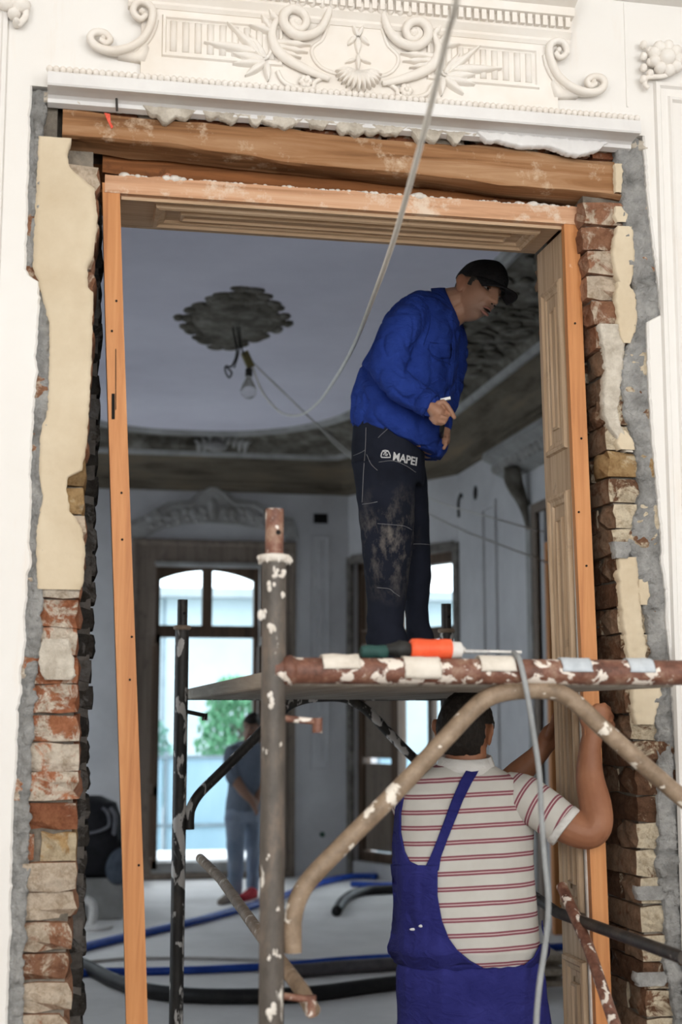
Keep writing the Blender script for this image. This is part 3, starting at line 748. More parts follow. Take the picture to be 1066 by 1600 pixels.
# carved shell in the middle of the frieze and scrollwork along the side
m = MB()
for k in range(-4, 5):
    c = W(348 + k * 9, 690 - 5 + abs(k) * 2.2, 11.0); m.tube([c + Vector((0, .08, -.08)), c, c + Vector((k * .012, -.06, .06 - abs(k) * .008))], [.02, .034, .018], 6)
m.ellip(W(338, 697, 10.95), .12, .05, .06); m.build('frieze_shell', 'far_relief', ceil, True)
m = MB(); r2 = random.Random(8)
for k in range(260):
    y = 1.2 + 9.0 * (k + r2.random()) / 260; f = r2.choice((.18, .32, .5, .68, .85))
    hx = oval_hit(math.atan2(y - CCY, 1.5), .1); x = lerp(RX - .46, max(hx.x, 2.82), f); zz = lerp(4.57, 4.68, f) - .005
    m.ellip((x, y, zz), r2.uniform(.03, .06), r2.uniform(.05, .14), .011, Matrix.Rotation(r2.uniform(0, 3), 3, 'Z'), 7, 5)
tag(m.build('frieze_scrollwork', 'cove_dirty', ceil, True), kind='stuff')
# rosette
ros = MB(); rc = Vector((1.205, 6.5, ZCEIL))
ros.lathe(rc + Vector((0, 0, .002)), (0, 0, -1), [(0, .25), (.02, .25), (.035, .22), (.03, .19), (.045, .14), (.04, .05), (.06, .03), (.06, 0)], 28)
ros.v = [(rc.x + (x - rc.x) * 1.1, rc.y + (y - rc.y) * 2.0, z) for x, y, z in ros.v]
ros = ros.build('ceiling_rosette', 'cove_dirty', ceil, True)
m = MB()
for k in range(22):
    a = 2 * math.pi * k / 22 + .05 * math.sin(k * 3.7); ca, sa = math.cos(a), math.sin(a); ex = (abs(ca) ** 1.25 + abs(sa) ** 1.25) ** (-1 / 1.25)
    for q, s in ((.85, 1.35), (1.10, 1.25), (1.38, 1.1), (1.66, .85)):
        rx_, ry_ = .25 * q, .50 * q
        if q > 1: rx_, ry_ = .24 * q * ex * 1.05, .50 * q * ex * 1.05
        m.ellip(rc + Vector((ca * rx_, sa * ry_, -.004)), .052 * s, .090 * s, .026, Matrix.Rotation(a, 3, 'Z'), 8, 6)
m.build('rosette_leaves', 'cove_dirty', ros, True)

# ---------------------------------------------------------------- outside
gd = tag(MB().box(-40, 60, DY + .4, 90, -.5, -.3).build('ground', mottled('pale_paving', (.52, .53, .52), (.66, .66, .65), .5)), kind='structure')
tag(MB().box(-.6, 3.4, DY + .4, DY + 2.0, -.3, .12).build('terrace_slab', mottled('terrace_stone', (.6, .6, .6), (.7, .7, .7), 2)), kind='structure')
fence = thing('panel_fence', (2, 15, -.3), 'pale blue panel fence across the garden, seen through the arched window', 'fence')
t = NT('fence_panel'); t.color(t.ramp(t.noise(t.pos((1, 1, .3)), 2, 4), [(.3, (.22, .36, .44)), (.7, (.30, .45, .53))])); t.fin(.5, .4)
mottled('fence_post', (.14, .19, .22), (.20, .26, .29), 4)
for i in range(-6, 9):
    x = 1.35 + i * .95
    MB().box(x + .03, x + .92, 15.0, 15.03, -.1, 1.16).build('panel', 'fence_panel', fence)
    MB().box(x - .02, x + .03, 14.98, 15.05, -.3, 1.25).build('post', 'fence_post', fence)
for zz in (-.1, .28, 1.16): MB().box(1.35 - 5.7, 1.35 + 8.5, 14.97, 15.0, zz, zz + .04).build('rail', 'fence_post', fence)
house = thing('neighbour_house', (3, 30, -.3), 'bright pale house with a flat grey eave beyond the garden fence', 'house')
MB().box(-14, 24, 30, 38, -.3, 4.5).build('wall', mottled('house_wall', (.34, .42, .45), (.42, .50, .53), .4), house)
MB().box(-14.5, 24.5, 29.4, 38, 4.5, 4.72).build('eave', mottled('house_eave', (.26, .30, .32), (.34, .38, .40), .6), house)
for i in range(8): MB().box(-10 + i * 4.1, -9.94 + i * 4.1, 29.96, 30.0, -.3, 4.5).build('downpipe', 'fence_post', house)
def leafy_tree(name, base, h, r, n, seed, label, leafmat, trunkmat):
    tr = thing(name, base, label, 'tree'); rr = random.Random(seed); base = Vector(base)
    m = MB(); m.tube(curve_pts([base, base + Vector((.05, 0, h * .35)), base + Vector((-.05, .1, h * .75)), base + Vector((.0, 0, h))], 5), [.12 - .1 * i / 15 for i in range(16)], 8)
    for k in range(10):
        a = rr.uniform(0, 6.28); z0 = h * rr.uniform(.3, .8); m.tube([base + Vector((0, 0, z0)), base + Vector((math.cos(a) * r * .7, math.sin(a) * r * .7, z0 + h * .2))], [.04, .01], 5)
    m.build('trunk', trunkmat, tr, True)
    m = MB()
    for k in range(n):
        a = rr.uniform(0, 6.28); q = rr.uniform(.1, 1) ** .5; zz = rr.uniform(-1, 1)
        c = base + Vector((math.cos(a) * r * q * math.sqrt(1 - zz * zz * .8), math.sin(a) * r * q * math.sqrt(1 - zz * zz * .8), h * .62 + zz * h * .42))
        s = rr.uniform(.05, .11); R = Matrix.Rotation(rr.uniform(0, 6.28), 3, 'Z') @ Matrix.Rotation(rr.uniform(-1.2, 1.2), 3, 'X')
        m.add([c + R @ Vector(p) for p in ((0, 0, -s), (s * .5, .02, 0), (0, 0, s), (-s * .5, .02, 0))], [(0, 1, 2, 3)])
    me = m.mesh('foliage', False); tag(put('foliage', me, leafmat, tr), kind='stuff')
mottled('leaf_green', (.07, .20, .10), (.16, .38, .22), 3, .6); mottled('leaf_teal', (.10, .24, .20), (.22, .42, .36), 3, .6); mottled('bark', (.16, .12, .11), (.26, .20, .19), 8)
leafy_tree('garden_tree', (2.85, 18.5, -.3), 2.5, .78, 2200, 3, 'bushy green garden tree behind the panel fence, beside the standing man', 'leaf_green', 'bark')
leafy_tree('garden_tree', (1.35, 20, -.3), 1.9, .5, 700, 6, 'paler bluish green tree behind the fence, at the window side by the dark post', 'leaf_teal', 'bark')
# ---------------------------------------------------------------- scaffold tower standing through the opening
NY, FY, SX0, SX1 = -.73, 1.92, .477, 1.609
scaf = thing('scaffold', ((SX0 + SX1) / 2, (NY + FY) / 2, 0), 'paint-spattered tubular scaffold tower with wooden deck, standing through the doorway', 'scaffold')
def post(x, y, mat, capmat):
    m = MB(); m.tube([(x, y, 0), (x, y, 1.0), (x, y, 2.064)], .0285, 18); p = m.build('post', mat, scaf, True); sharp(p.data, 50)
    m = MB(); m.lathe((x, y, 2.056), (0, 0, 1), [(0, .029), (.004, .036), (.012, .038), (.018, .034), (.020, .024)], 18); m.build('collar', capmat, p, True)
    m = MB(); m.lathe((x, y, 2.07), (0, 0, 1), [(0, .0215), (.112, .0215), (.112, .017), (.02, .016)], 18); s = m.build('spigot', 'pipe_rust' if mat != 'pipe_dark' else 'pipe_black', p, True); sharp(s.data, 50)
    m = MB(); m.lathe((x + .006, y - .0205, 2.125), (0, -1, 0), [(0, .006), (.002, .006)], 10); m.build('pin_hole', 'dark_hole', p)
    m = MB(); m.lathe((x, y, 0), (0, 0, 1), [(0, .06), (.008, .06), (.010, .03), (.05, .03)], 16); m.build('foot', 'pipe_steel', p)
    return p
pn = post(SX0, NY, 'pipe_steel', 'plaster_splash'); pnr = post(SX1, NY, 'pipe_steel', 'plaster_splash')
pf = post(SX0 + .003, FY, 'pipe_dark', 'pipe_tan'); pfr = post(SX1 + .003, FY, 'pipe_dark', 'pipe_tan')
def blob(parent, pts, seed, name='paint_splash'):
    m = MB(); rr = random.Random(seed)
    for c, s in pts:
        for q in range(4): m.ellip(c + Vector((rr.uniform(-.6, .6) * s, rr.uniform(0, .1) * s, rr.uniform(-.9, .9) * s)), s * rr.uniform(.25, .6), s * .28, s * rr.uniform(.3, .9), None, 8, 5)
    return tag(m.build(name, 'plaster_splash', parent, True), kind='stuff')
def cyl_pt(px, py, x, y, r):
    """point on the camera-facing side of a post at pixel height"""
    c = W(px, py, y - r); dx = max(-.9 * r, min(.9 * r, c.x - x)); return Vector((x + dx, y - math.sqrt(r * r - dx * dx), c.z))
blob(pn, [(cyl_pt(px, py, SX0, NY, .0285), s) for px, py, s in ((424, 918, .012), (415, 960, .016), (425, 985, .012), (432, 895, .010), (440, 893, .012), (441, 930, .010), (423, 1088, .012), (424, 1100, .010), (418, 1175, .006), (438, 1165, .005), (420, 1340, .006), (430, 1490, .008), (422, 1495, .006), (437, 1495, .006), (423, 1575, .014), (426, 1585, .010), (434, 1420, .005))], 3)
blob(pn, [(Vector((SX0 + .019 * math.cos(a) * 1.9, NY + .036 * math.sin(a), 2.062)), .008) for a in [k * .7 for k in range(9)]], 5)
# ledgers
def pipe(name, pts, r, mat, seg=14, par=scaf):
    m = MB(); m.tube(pts, r, seg); o = m.build(name, mat, par, True); sharp(o.data, 60); return o
bar = pipe('ledger', [(SX0, NY, 1.806), ((SX0 + SX1) / 2, NY, 1.8065), (SX1 + .1, NY, 1.807)], .0305, 'pipe_rust', 18)
pipe('ledger', [(SX0, FY, 1.79), (SX1, FY, 1.79)], .022, 'pipe_dark')
pipe('ledger', [(SX0, NY, .25), (SX1, NY, .25)], .022, 'pipe_steel'); pipe('ledger', [(SX0, FY, .25), (SX1, FY, .25)], .022, 'pipe_dark')
m = MB(); m.lathe((SX0 + .02, NY, 1.806), (1, 0, 0), [(0, .034), (.02, .036), (.03, .031)], 14); m.build('weld', 'pipe_rust', pn, True)
# arched braces
A1 = [(457, 1488), (457, 1462), (458, 1435), (466, 1405), (486, 1372), (540, 1316), (620, 1236), (700, 1150), (742, 1106), (768, 1088), (800, 1080), (840, 1078), (872, 1082), (900, 1098), (940, 1136), (1000, 1190), (1066, 1247), (1085, 1264), (1096, 1290), (1100, 1330), (1101, 1370)]
pipe('arch_brace', curve_pts([W(x, y, NY) for x, y in A1], 5), .0215, 'pipe_tan')
A2 = [(296, 1296), (296, 1278), (299, 1262), (312, 1240), (345, 1207), (400, 1152), (430, 1122), (452, 1102), (478, 1092), (510, 1089), (535, 1090), (556, 1098), (580, 1116), (620, 1158), (662, 1200), (676, 1220), (682, 1245), (683, 1290)]
pipe('arch_brace', curve_pts([W(x, y, FY) for x, y in A2], 5), .0205, 'pipe_dark')
for c in ((457, 1478, NY), (296, 1290, FY)): pipe('weld', [W(c[0] - 20, c[1], c[2]), W(c[0], c[1], c[2])], .008, 'pipe_rust')
# pins
def pin(px0, px1, py, Y, mat, drop=.03):
    a, b = W(px0, py, Y), W(px1, py + 6, Y); m = MB(); m.tube([a, b], .008 if Y < 0 else .009, 10); m.tube([b + Vector((0, 0, .009)), b - Vector((0, 0, drop))], .012, 8)
    o = m.build('brace_pin', mat, scaf, True); sharp(o.data, 50)
pin(440, 496, 1122, NY, 'pipe_rust', .025); pin(440, 486, 1556, NY, 'pipe_rust', .035); pin(292, 320, 1112, FY, 'pipe_black', .02)
pipe('diagonal_brace', [W(489, 1580, NY + .04), W(470, 1545, NY + .12), W(400, 1450, .35), W(345, 1373, 1.3), W(313, 1341, 1.85)], .0185, 'pipe_tan')
pipe('diagonal_brace', [Vector((1.478, -.70, W(1100, 1496, -.7).z)), Vector((1.478, .2, W(930, 1424, .2).z)), Vector((1.50, 1.9, 1.28))], .0165, 'pipe_black')
pipe('diagonal_brace', [WX(878, 1385, 1.47), WX(920, 1480, 1.46), WX(962, 1604, 1.45), Vector((1.44, -.45, .12))], .0165, 'pipe_rust')
# deck
for i, (a, b) in enumerate(((.505, .83), (.836, 1.155), (1.161, 1.475))):
    d = MB().box(a, b, NY + .028, FY + .05, 1.772, 1.815).build('deck_board', 'deck_wood', scaf); bevel_obj(d, .004)
# pads wrapped over the ledger
for i, (x0, x1, mat, hang) in enumerate(((505, 563, 'wrap_pad', .8), (633, 690, 'wrap_pad', 1.5), (752, 806, 'wrap_pad', .9), (880, 926, 'wrap_grey', .9), (985, 1024, 'wrap_grey', .9))):
    xa_, xb_ = W(x0, 1045, NY - .03).x, W(x1, 1045, NY - .03).x; rows = []
    for k in range(13):
        x = lerp(xa_, xb_, k / 12); row = []
        for j in range(13):
            a = lerp(math.pi * .75, math.pi * (.75 + .55 + .16 * hang), j / 12); a = lerp(math.radians(35), math.radians(130 + 55 * hang), j / 12)
            rr_ = .0345 + .0025 * noise.noise(Vector((x * 30, a * 3, i))) + (.004 if i in (0, 2) else .0)
            row.append(Vector((x + .003 * noise.noise(Vector((a * 4, i, k == 0))), NY + rr_ * math.cos(a), 1.8065 + rr_ * math.sin(a))))
        rows.append(row)
    m = MB(); m.loft(rows, False, False); o = m.build('wrap_pad', mat, bar, True)
    md = o.modifiers.new('solid', 'SOLIDIFY'); md.thickness = .003; md.offset = -1
# ---------------------------------------------------------------- things on the deck
dz = 1.8400
def along(px, off=0.0, y=NY + .02): p = W(px, 1018, y); return Vector((p.x, y, dz + off))
tool = thing('hand_tool', along(645, -.02), 'orange and black hand tool with dark green grip lying on the deck edge', 'tool')
mottled('grip_green', (.015, .05, .045), (.03, .085, .075), 30, .6); mottled('tool_black', (.012, .012, .012), (.03, .03, .028), 30, .5)
mottled('tool_orange', (.78, .09, .03), (.90, .15, .06), 14, .45); mottled('tool_white', (.60, .58, .55), (.74, .72, .69), 30, .6); mottled('steel', (.45, .45, .45), (.62, .62, .62), 40, .35, metal=.6)
def cylx(px0, px1, prof, name, mat, off=.018, y=NY + .02):
    a, b = along(px0, off, y), along(px1, off, y); m = MB(); L = (b - a).length
    m.lathe(a, b - a, [(t * L, r) for t, r in prof], 16); o = m.build(name, mat, tool, True); sharp(o.data, 45)
cylx(563, 606, [(0, .008), (.05, .014), (.3, .017), (.6, .015), (.9, .017), (1, .012)], 'grip', 'grip_green', .012)
cylx(604, 643, [(0, .012), (.3, .016), (.5, .022), (.8, .020), (1, .014)], 'chuck', 'tool_black', .018)
cylx(641, 706, [(0, .020), (.04, .024), (.2, .0245), (.5, .0225), (.8, .0245), (.97, .024), (1, .018)], 'barrel', 'tool_orange', .020)
cylx(704, 727, [(0, .021), (.7, .019), (.8, .010), (1, .006)], 'nozzle', 'tool_white', .018)
cylx(726, 765, [(0, .004), (1, .003)], 'bit', 'steel', .014)
o = MB().bar(W(726, 1017, NY + .06), W(814, 1019, NY + .06), .016, .006).build('white_strip', 'tool_white'); tag(o, 'thin white strip lying on the deck beside the orange tool', 'strip')
gp = thing('cable_bundle', W(770, 1016, NY + .12), 'dark coiled cable lying on the scaffold deck behind the white strip', 'cable')
m = MB(); m.tube(curve_pts([Vector((W(x, 1016, y).x, y, dz - .012)) for x, y in ((735, NY + .1), (760, NY + .13), (790, NY + .11), (806, NY + .04), (800, NY + .0))], 6), .007, 8); m.build('cable', 'tool_black', gp, True)
m = MB(); m.tube(curve_pts([W(x, y, Y) for x, y, Y in ((803, 1020, NY + .02), (812, 1032, NY - .035), (822, 1075, NY - .045), (833, 1140, NY - .04), (843, 1210, NY - .04), (846, 1270, NY - .04), (851, 1340, NY - .04), (857, 1410, NY - .04), (853, 1470, NY - .04), (843, 1540, NY - .04), (838, 1610, NY - .04), (842, 1700, NY - .05))], 8), .0068, 10)
mottled('cable_grey', (.24, .25, .255), (.34, .35, .355), 12, .5)
o = m.build('power_cable', 'cable_grey', None, True); tag(o, 'grey power cable hanging down from the scaffold ledger in front of the striped shirt', 'cable')

# ---------------------------------------------------------------- cables and bulb hanging in the rooms
mottled('cable_white', (.74, .72, .67), (.84, .82, .77), 10, .6); mottled('cable_dim', (.50, .49, .46), (.60, .59, .56), 10, .6); mottled('wire_dark', (.02, .02, .02), (.05, .045, .04), 10, .6)
RC = Vector((1.22, 6.42, 4.62))
m = MB(); pts = [DP(728, -120, 2.12) + Vector((.06, -.12, 2.0)), DP(734, -150, 2.1) + Vector((.02, -.04, .35)), DP(720, -50, 2.3), DP(698, 60, 2.55), DP(672, 170, 2.8), DP(640, 290, 3.15), DP(612, 385, 3.6), DP(585, 460, 4.3), DP(553, 540, 5.6), DP(525, 590, 7.2), DP(498, 628, 9.0), DP(470, 648, 9.9), DP(440, 645, 10.3), DP(412, 615, 10.4), DP(394, 572, 10.4)]
m.tube(curve_pts(pts, 8), [.0052 + .0028 * min(1, k / 60) for k in range(8 * (len(pts) - 1) + 1)], 8); o = m.build('hanging_cable', 'cable_white', None, True); tag(o, 'long pale cable sagging from above the doorway to the ceiling bulb', 'cable')
m = MB(); m.tube(curve_pts([DP(394, 566, 10.4), DP(440, 610, 10.6), DP(490, 658, 10.8), DP(560, 720, 11.1)] , 6) + curve_pts([DP(575, 728, 11.1), DP(680, 782, 10.9), DP(780, 812, 10.2), WX(852, 832, RX - .05)], 6), .0065, 6)
m.tube(curve_pts([DP(500, 668, 10.8), DP(545, 712, 11.0), DP(680, 808, 10.9), WX(858, 880, RX - .05)], 6), .006, 6)
o = m.build('stretched_wire', 'cable_dim', None, True); tag(o, 'thin pale wire stretched from the ceiling rosette across to the side doorway', 'wire')
bulb = thing('light_bulb', DP(388, 625, 10.4), 'bare clear light bulb hanging on wires below the ceiling rosette', 'light bulb')
m = MB(); m.tube(curve_pts([RC, DP(374, 545, 10.4), DP(366, 575, 10.4)], 6), .006, 6); m.tube(curve_pts([RC + Vector((.02, 0, 0)), DP(378, 545, 10.4), DP(386, 562, 10.4), DP(390, 578, 10.4)], 6), .006, 6)
m.tube(curve_pts([RC + Vector((-.03, 0, 0)), DP(370, 550, 10.4), DP(362, 572, 10.4), DP(353, 572, 10.4), DP(352, 580, 10.4), DP(358, 590, 10.4), DP(362, 582, 10.4), DP(354, 574, 10.4)], 6), .007, 6); m.build('wire', 'wire_dark', bulb, True)
m = MB(); c = DP(386, 561, 10.4); m.bar(c + Vector((-.02, 0, .05)), c + Vector((.03, 0, -.06)), .05, .05); m.build('junction_box', mottled('box_ochre', (.14, .12, .05), (.22, .18, .08), 9), bulb)
c = DP(389, 575, 10.4); m = MB(); m.lathe(c, (0, 0, -1), [(0, .012), (.01, .026), (.06, .028), (.062, .02)], 14); m.build('socket', 'wire_dark', bulb, True)
t = NT('bulb_glass'); t.color((.95, .95, .95)); t.b.inputs['Transmission Weight'].default_value = .85; t.b.inputs['IOR'].default_value = 1.15; t.fin(.08, .5)
m = MB(); m.lathe(c + Vector((0, 0, -.06)), (0, 0, -1), [(0, .022), (.03, .028), (.07, .050), (.11, .062), (.14, .056), (.165, .03), (.172, .004)], 16); m.build('glass_envelope', 'bulb_glass', bulb, True)

# ---------------------------------------------------------------- hoses and clutter on the far room floor
mottled('hose_blue', (.012, .05, .30), (.025, .085, .42), 8, .35, .1); mottled('hose_black', (.010, .010, .011), (.022, .021, .021), 8, .5, .1); mottled('hose_grey', (.07, .065, .07), (.12, .11, .115), 8, .5, .1); mottled('cord_pale', (.40, .38, .36), (.5, .48, .46), 8, .6)
def hose(name, pts, r, mat, label, cat='hose'):
    m = MB(); m.tube(curve_pts([WZ(x, y, r) for x, y in pts], 8), r, 10); o = m.build(name, mat, None, True); tag(o, label, cat, 'pipes lying on the far room floor'); return o
hose('water_hose', [(100, 1488), (150, 1475), (200, 1463), (300, 1440), (380, 1419), (430, 1404), (500, 1380), (545, 1370), (575, 1369), (588, 1370)], .032, 'hose_blue', 'blue hose curving from the brick jamb towards the far windows')
hose('water_hose', [(100, 1524), (150, 1519), (250, 1517), (360, 1513), (450, 1508), (540, 1500), (640, 1494), (760, 1486), (900, 1478)], .026, 'hose_blue', 'straight blue hose lying just behind the thick black pipe')
hose('water_hose', [(549, 1381), (600, 1383), (660, 1382)], .028, 'hose_blue', 'short blue hose end lying behind the overalls strap')
hose('black_pipe', [(110, 1500), (140, 1513), (180, 1533), (230, 1548), (310, 1556), (420, 1556), (500, 1551), (600, 1538), (700, 1528)], .046, 'hose_black', 'thick black pipe sweeping across the floor nearest the scaffold')
hose('black_pipe', [(430, 1519), (480, 1516), (540, 1511), (620, 1506), (700, 1500)], .045, 'hose_grey', 'thick dark grey pipe lying along the straight blue hose')
hose('black_pipe', [(526, 1424), (536, 1408), (552, 1397), (580, 1391), (640, 1389)], .045, 'hose_black', 'black pipe with its bent open end lifted off the floor')
hose('pale_cord', [(130, 1504), (200, 1498), (300, 1497), (420, 1500), (520, 1502)], .012, 'cord_pale', 'thin pale cord lying between the two blue hoses', 'cord')
# low block with black bags
blk = MB().box(-.7, .56, 8.55, 9.35, 0, .34).build('concrete_block', mottled('block_grey', (.24, .235, .225), (.34, .33, .32), 3)); bevel_obj(blk, .012); tag(blk, 'low grey concrete block on the floor under the black bags', 'block')
bag = thing('tool_bag', (.42, 8.8, .34), 'bulky black bag with pale piping sitting on the concrete block', 'bag')
mottled('bag_black', (.006, .006, .008), (.018, .018, .022), 10, .6, .4, .02); mottled('bag_piping', (.13, .13, .15), (.20, .20, .22), 10)
mottled('bag_denim', (.05, .06, .08), (.09, .11, .14), 8)
m = MB(); rings = []
for zz, rx_, ry_ in ((0, .30, .22), (.05, .34, .26), (.3, .33, .25), (.5, .26, .22), (.62, .20, .16), (.68, .06, .05)):
    rings.append([Vector((.28 + rx_ * math.copysign(abs(math.cos(a)) ** .7, math.cos(a)) + .02 * math.sin(7 * a + zz * 9), 8.85 + ry_ * math.sin(a), .34 + zz)) for a in [2 * math.pi * k / 24 for k in range(24)]])
m.loft(rings, True); m.build('body', 'bag_black', bag, True)
m = MB(); m.tube(curve_pts([W(x, y, 8.6) for x, y in ((132, 1303), (150, 1300), (167, 1293), (171, 1285), (168, 1270), (160, 1262))], 6), .014, 8); m.tube(curve_pts([W(x, y, 8.62) for x, y in ((172, 1262), (180, 1275), (178, 1300), (176, 1304))], 5), .018, 8); m.build('piping', 'bag_piping', bag, True)
b2 = MB(); b2.ellip(W(188, 1353, 8.47), .12, .07, .16, Matrix.Rotation(.3, 3, 'Y'), 18, 12); o = b2.build('cloth_bundle', 'bag_denim', None, True); tag(o, 'faded grey blue cloth bundle leaning against the black bag', 'bundle')
fx = thing('white_fixture', WZ(145, 1452, 0), 'small white plastic fixture standing on the floor by the concrete block', 'fixture')
c = WZ(143, 1452, 0); m = MB(); m.lathe(c + Vector((.03, 0, 0)), (0, 0, 1), [(0, .13), (.02, .14), (.03, .11), (.04, .05), (.05, .0)], 16); m.build('base', 'tool_white', fx, True)
m = MB(); m.tube(curve_pts([c, c + Vector((.01, 0, .12)), c + Vector((.0, 0, .2)), c + Vector((-.06, 0, .24))], 5), .035, 10); m.build('arm', 'tool_white', fx, True)
# stacked planks by the side wall
for i, (dx, dy, rz) in enumerate(((0, 0, .02), (.015, .1, -.03), (-.02, -.05, .05), (.01, .08, -.01), (-.01, 0, .03))):
    o = MB().box(2.80, 3.05, 4.5, 6.4, 0, .035).build('timber_plank', 'timber_grey'); bevel_obj(o, .004); o.location = (dx, dy, .085 + i * .038)
    tag(o, ['lowest rough plank of the stack on the floor beside the overalls', 'second lowest rough plank in the floor stack beside the overalls', 'middle rough plank of the floor stack beside the overalls', 'second highest rough plank in the floor stack beside the overalls', 'topmost rough plank of the floor stack beside the overalls'][i], 'plank', 'planks stacked by the side wall')
for y in (4.9, 6.0):
    o = MB().box(2.78, 3.06, y, y + .08, 0, .084).build('timber_bearer', 'timber_grey'); tag(o, 'short wooden bearer under the %s end of the plank stack' % ('near' if y < 5 else 'far'), 'bearer')
# ---------------------------------------------------------------- stucco over the doorway
MX = .817
RP = 'relief_plaster'
def wp(px, py, y=-.03): return W(px, py, y)
def mirr(p): return Vector((2 * MX - p.x, p.y, p.z))
def leaf_into(mb, base, tip, w, h=.016, y=-.028, bend=0.0, lobes=0):
    ax = tip - base; ax.y = 0; L = ax.length; u = ax / L; s = Vector((u.z, 0, -u.x)); n = 9; rows = []
    for i in range(n + 1):
        t = i / n; wd = w * (math.sin(math.pi * min(1, t * .97 + .03) ** .75) ** .8 if t < 1 else 0) + .0012
        if lobes: wd *= 1 + .22 * math.sin(t * lobes * 2 * math.pi)
        row = []
        for k in range(-4, 5):
            v = k / 4; c = base + u * (L * t) + s * (v * wd + bend * math.sin(t * math.pi * .8) * L)
            hh = h * (1 - abs(v) ** 1.8) * (.35 + .65 * math.sin(math.pi * (t * .8 + .12))) - (.35 * h * max(0, 1 - abs(v) * 4)) * (1 - t)
            row.append(Vector((c.x, y - max(hh, 0) + (.03 if abs(k) == 4 else 0), c.z)))
        rows.append(row)
    mb.loft(rows, False, False)
def both(name, fn, mat=RP):
    for mi in (False, True):
        mb = MB(); fn(mb, mirr if mi else (lambda p: p)); mb.build(name, mat, wall, True)
# entablature block and cornice with dentils
zf0, zf1 = 3.535, W(820, 58, -.03).z
zo, zd0, zd1 = W(820, 56, -.05).z, W(820, 41, -.05).z, W(820, 24, -.06).z
blk_ = run_profile(MB(), .175, 2 * MX - .175, [(.01, zf0), (-.022, zf0), (-.022, zf1), (.01, zf1)]).build('frieze_panel', RP, wall)
corn = run_profile(MB(), .135, 2 * MX - .135, [(.01, zo - .01), (-.026, zo - .01), (-.034, zo), (-.034, zo + .008), (-.050, zd0 - .006), (-.050, zd1), (-.078, zd1 + .004), (-.080, zd1 + .03), (-.12, zd1 + .045), (-.13, zd1 + .085), (.01, zd1 + .1)]).build('cornice_moulding', RP, wall)
x = .15; i = 0
while x < 2 * MX - .16:
    o = MB().box(x, x + .015, -.068, -.045, zd0 + .002, zd1 + .003).build('dentil', RP, corn) if i == 0 else None
    if i == 0: d0 = o
    else:
        o = bpy.data.objects.new('dentil', d0.data); col.objects.link(o); o.parent = corn; o.matrix_parent_inverse = d0.matrix_parent_inverse.copy(); o.location = (i * .0245, 0, 0)
    x += .0245; i += 1
# fluted side panels
for a in (.235, 2 * MX - .235 - .36):
    m = MB(); frame_mould(m, (a, -.022, 3.622), (1, 0, 0), (0, 0, 1), (0, -1, 0), .36, .132, [(0, 0), (.003, .010), (.010, .010), (.014, .002), (.018, .001)]); pn_ = m.build('fluted_panel', RP, wall)
    for k in range(9):
        m = MB(); xx = a + .034 + k * .0365; m.tube([Vector((xx, -.0225, 3.642)), Vector((xx, -.0225, 3.690)), Vector((xx, -.0225, 3.735))], .0105, 8, True, .8); m.build('flute', RP, pn_, True)
# scroll consoles at both ends
def spiral(c, r0, r1, a0, turns, y=-.03, n=26):
    out = []
    for i in range(n + 1):
        t = i / n; a = a0 + turns * 2 * math.pi * t; r = lerp(r0, r1, t ** .8); out.append(Vector((c.x + math.cos(a) * r, y - .012 * t, c.z + math.sin(a) * r)))
    return out
def console(mb, f):
    s = curve_pts([wp(866, 84), wp(874, 92), wp(884, 84), wp(880, 70), wp(868, 66), wp(858, 74), wp(858, 90), wp(864, 108), wp(874, 124), wp(892, 138), wp(915, 146), wp(934, 144), wp(943, 134), wp(938, 124), wp(924, 122), wp(916, 130), wp(922, 136), wp(930, 132)], 6)
    n = len(s); mb.tube([f(p + Vector((0, -.008, 0))) for p in s], [.0085 + .004 * math.sin(math.pi * i / (n - 1)) for i in range(n)], 8, True, 1.4)
    mb.ellip(f(wp(872, 80)), .010, .022, .010, None, 10, 8); mb.ellip(f(wp(926, 130)), .009, .024, .009, None, 10, 8)
    mb.tube([f(p + Vector((-.012, .004, -.004))) for p in s[34:70]], .007, 6)
both('scroll_console', console)
def console_base(mb, f):
    mb.prism([f(wp(x, y, -.03)) for x, y in ((862, 130), (868, 150), (905, 150), (882, 136), (868, 118))], None, (0, .035, 0))
    leaf_into(mb, f(wp(884, 140)), f(wp(868, 116)), .010, .012)
both('console_leaf', console_base)
# cartouche
def strap(mb, f):
    s = curve_pts([wp(x, y) for x, y in ((596, 14), (600, 34), (610, 56), (628, 71), (649, 75), (665, 64), (667, 48), (656, 37), (641, 38), (633, 49), (637, 61), (647, 64), (655, 56), (649, 50))], 6)
    n = len(s); mb.tube([f(p + Vector((0, -.012, 0))) for p in s], [.010 + .0055 * math.sin(math.pi * min(1, i / n * 1.2)) for i in range(n)], 8, True, 1.3)
    mb.ellip(f(wp(646, 54)), .016, .026, .016, None, 12, 8)
both('cartouche_volute', strap)
def strap2(mb, f):
    s = curve_pts([wp(x, y) for x, y in ((676, 52), (684, 74), (682, 92), (672, 106), (652, 117), (624, 126), (597, 132))], 6); n = len(s)
    mb.tube([f(p + Vector((0, -.006, 0))) for p in s], [.008 + .009 * math.sin(math.pi * (i / n)) for i in range(n)], 8, True, 1.0)
both('cartouche_strap', strap2)
def ring_(mb, f):
    s = curve_pts([wp(x, y, -.024) for x, y in ((561, 24), (585, 27), (597, 45), (606, 70), (622, 88), (618, 106), (600, 118), (561, 122))], 6); mb.tube([f(p) for p in s], .006, 6)
both('cartouche_rim', ring_)
def fronds(mb, f):
    for b, t, w in (((680, 88), (626, 84), .011), ((680, 94), (630, 96), .010), ((676, 100), (640, 106), .009), ((672, 60), (690, 40), .012), ((684, 70), (700, 52), .011)): leaf_into(mb, f(wp(*b)), f(wp(*t)), w, .016, -.03, .0, 2)
both('acanthus_frond', fronds)
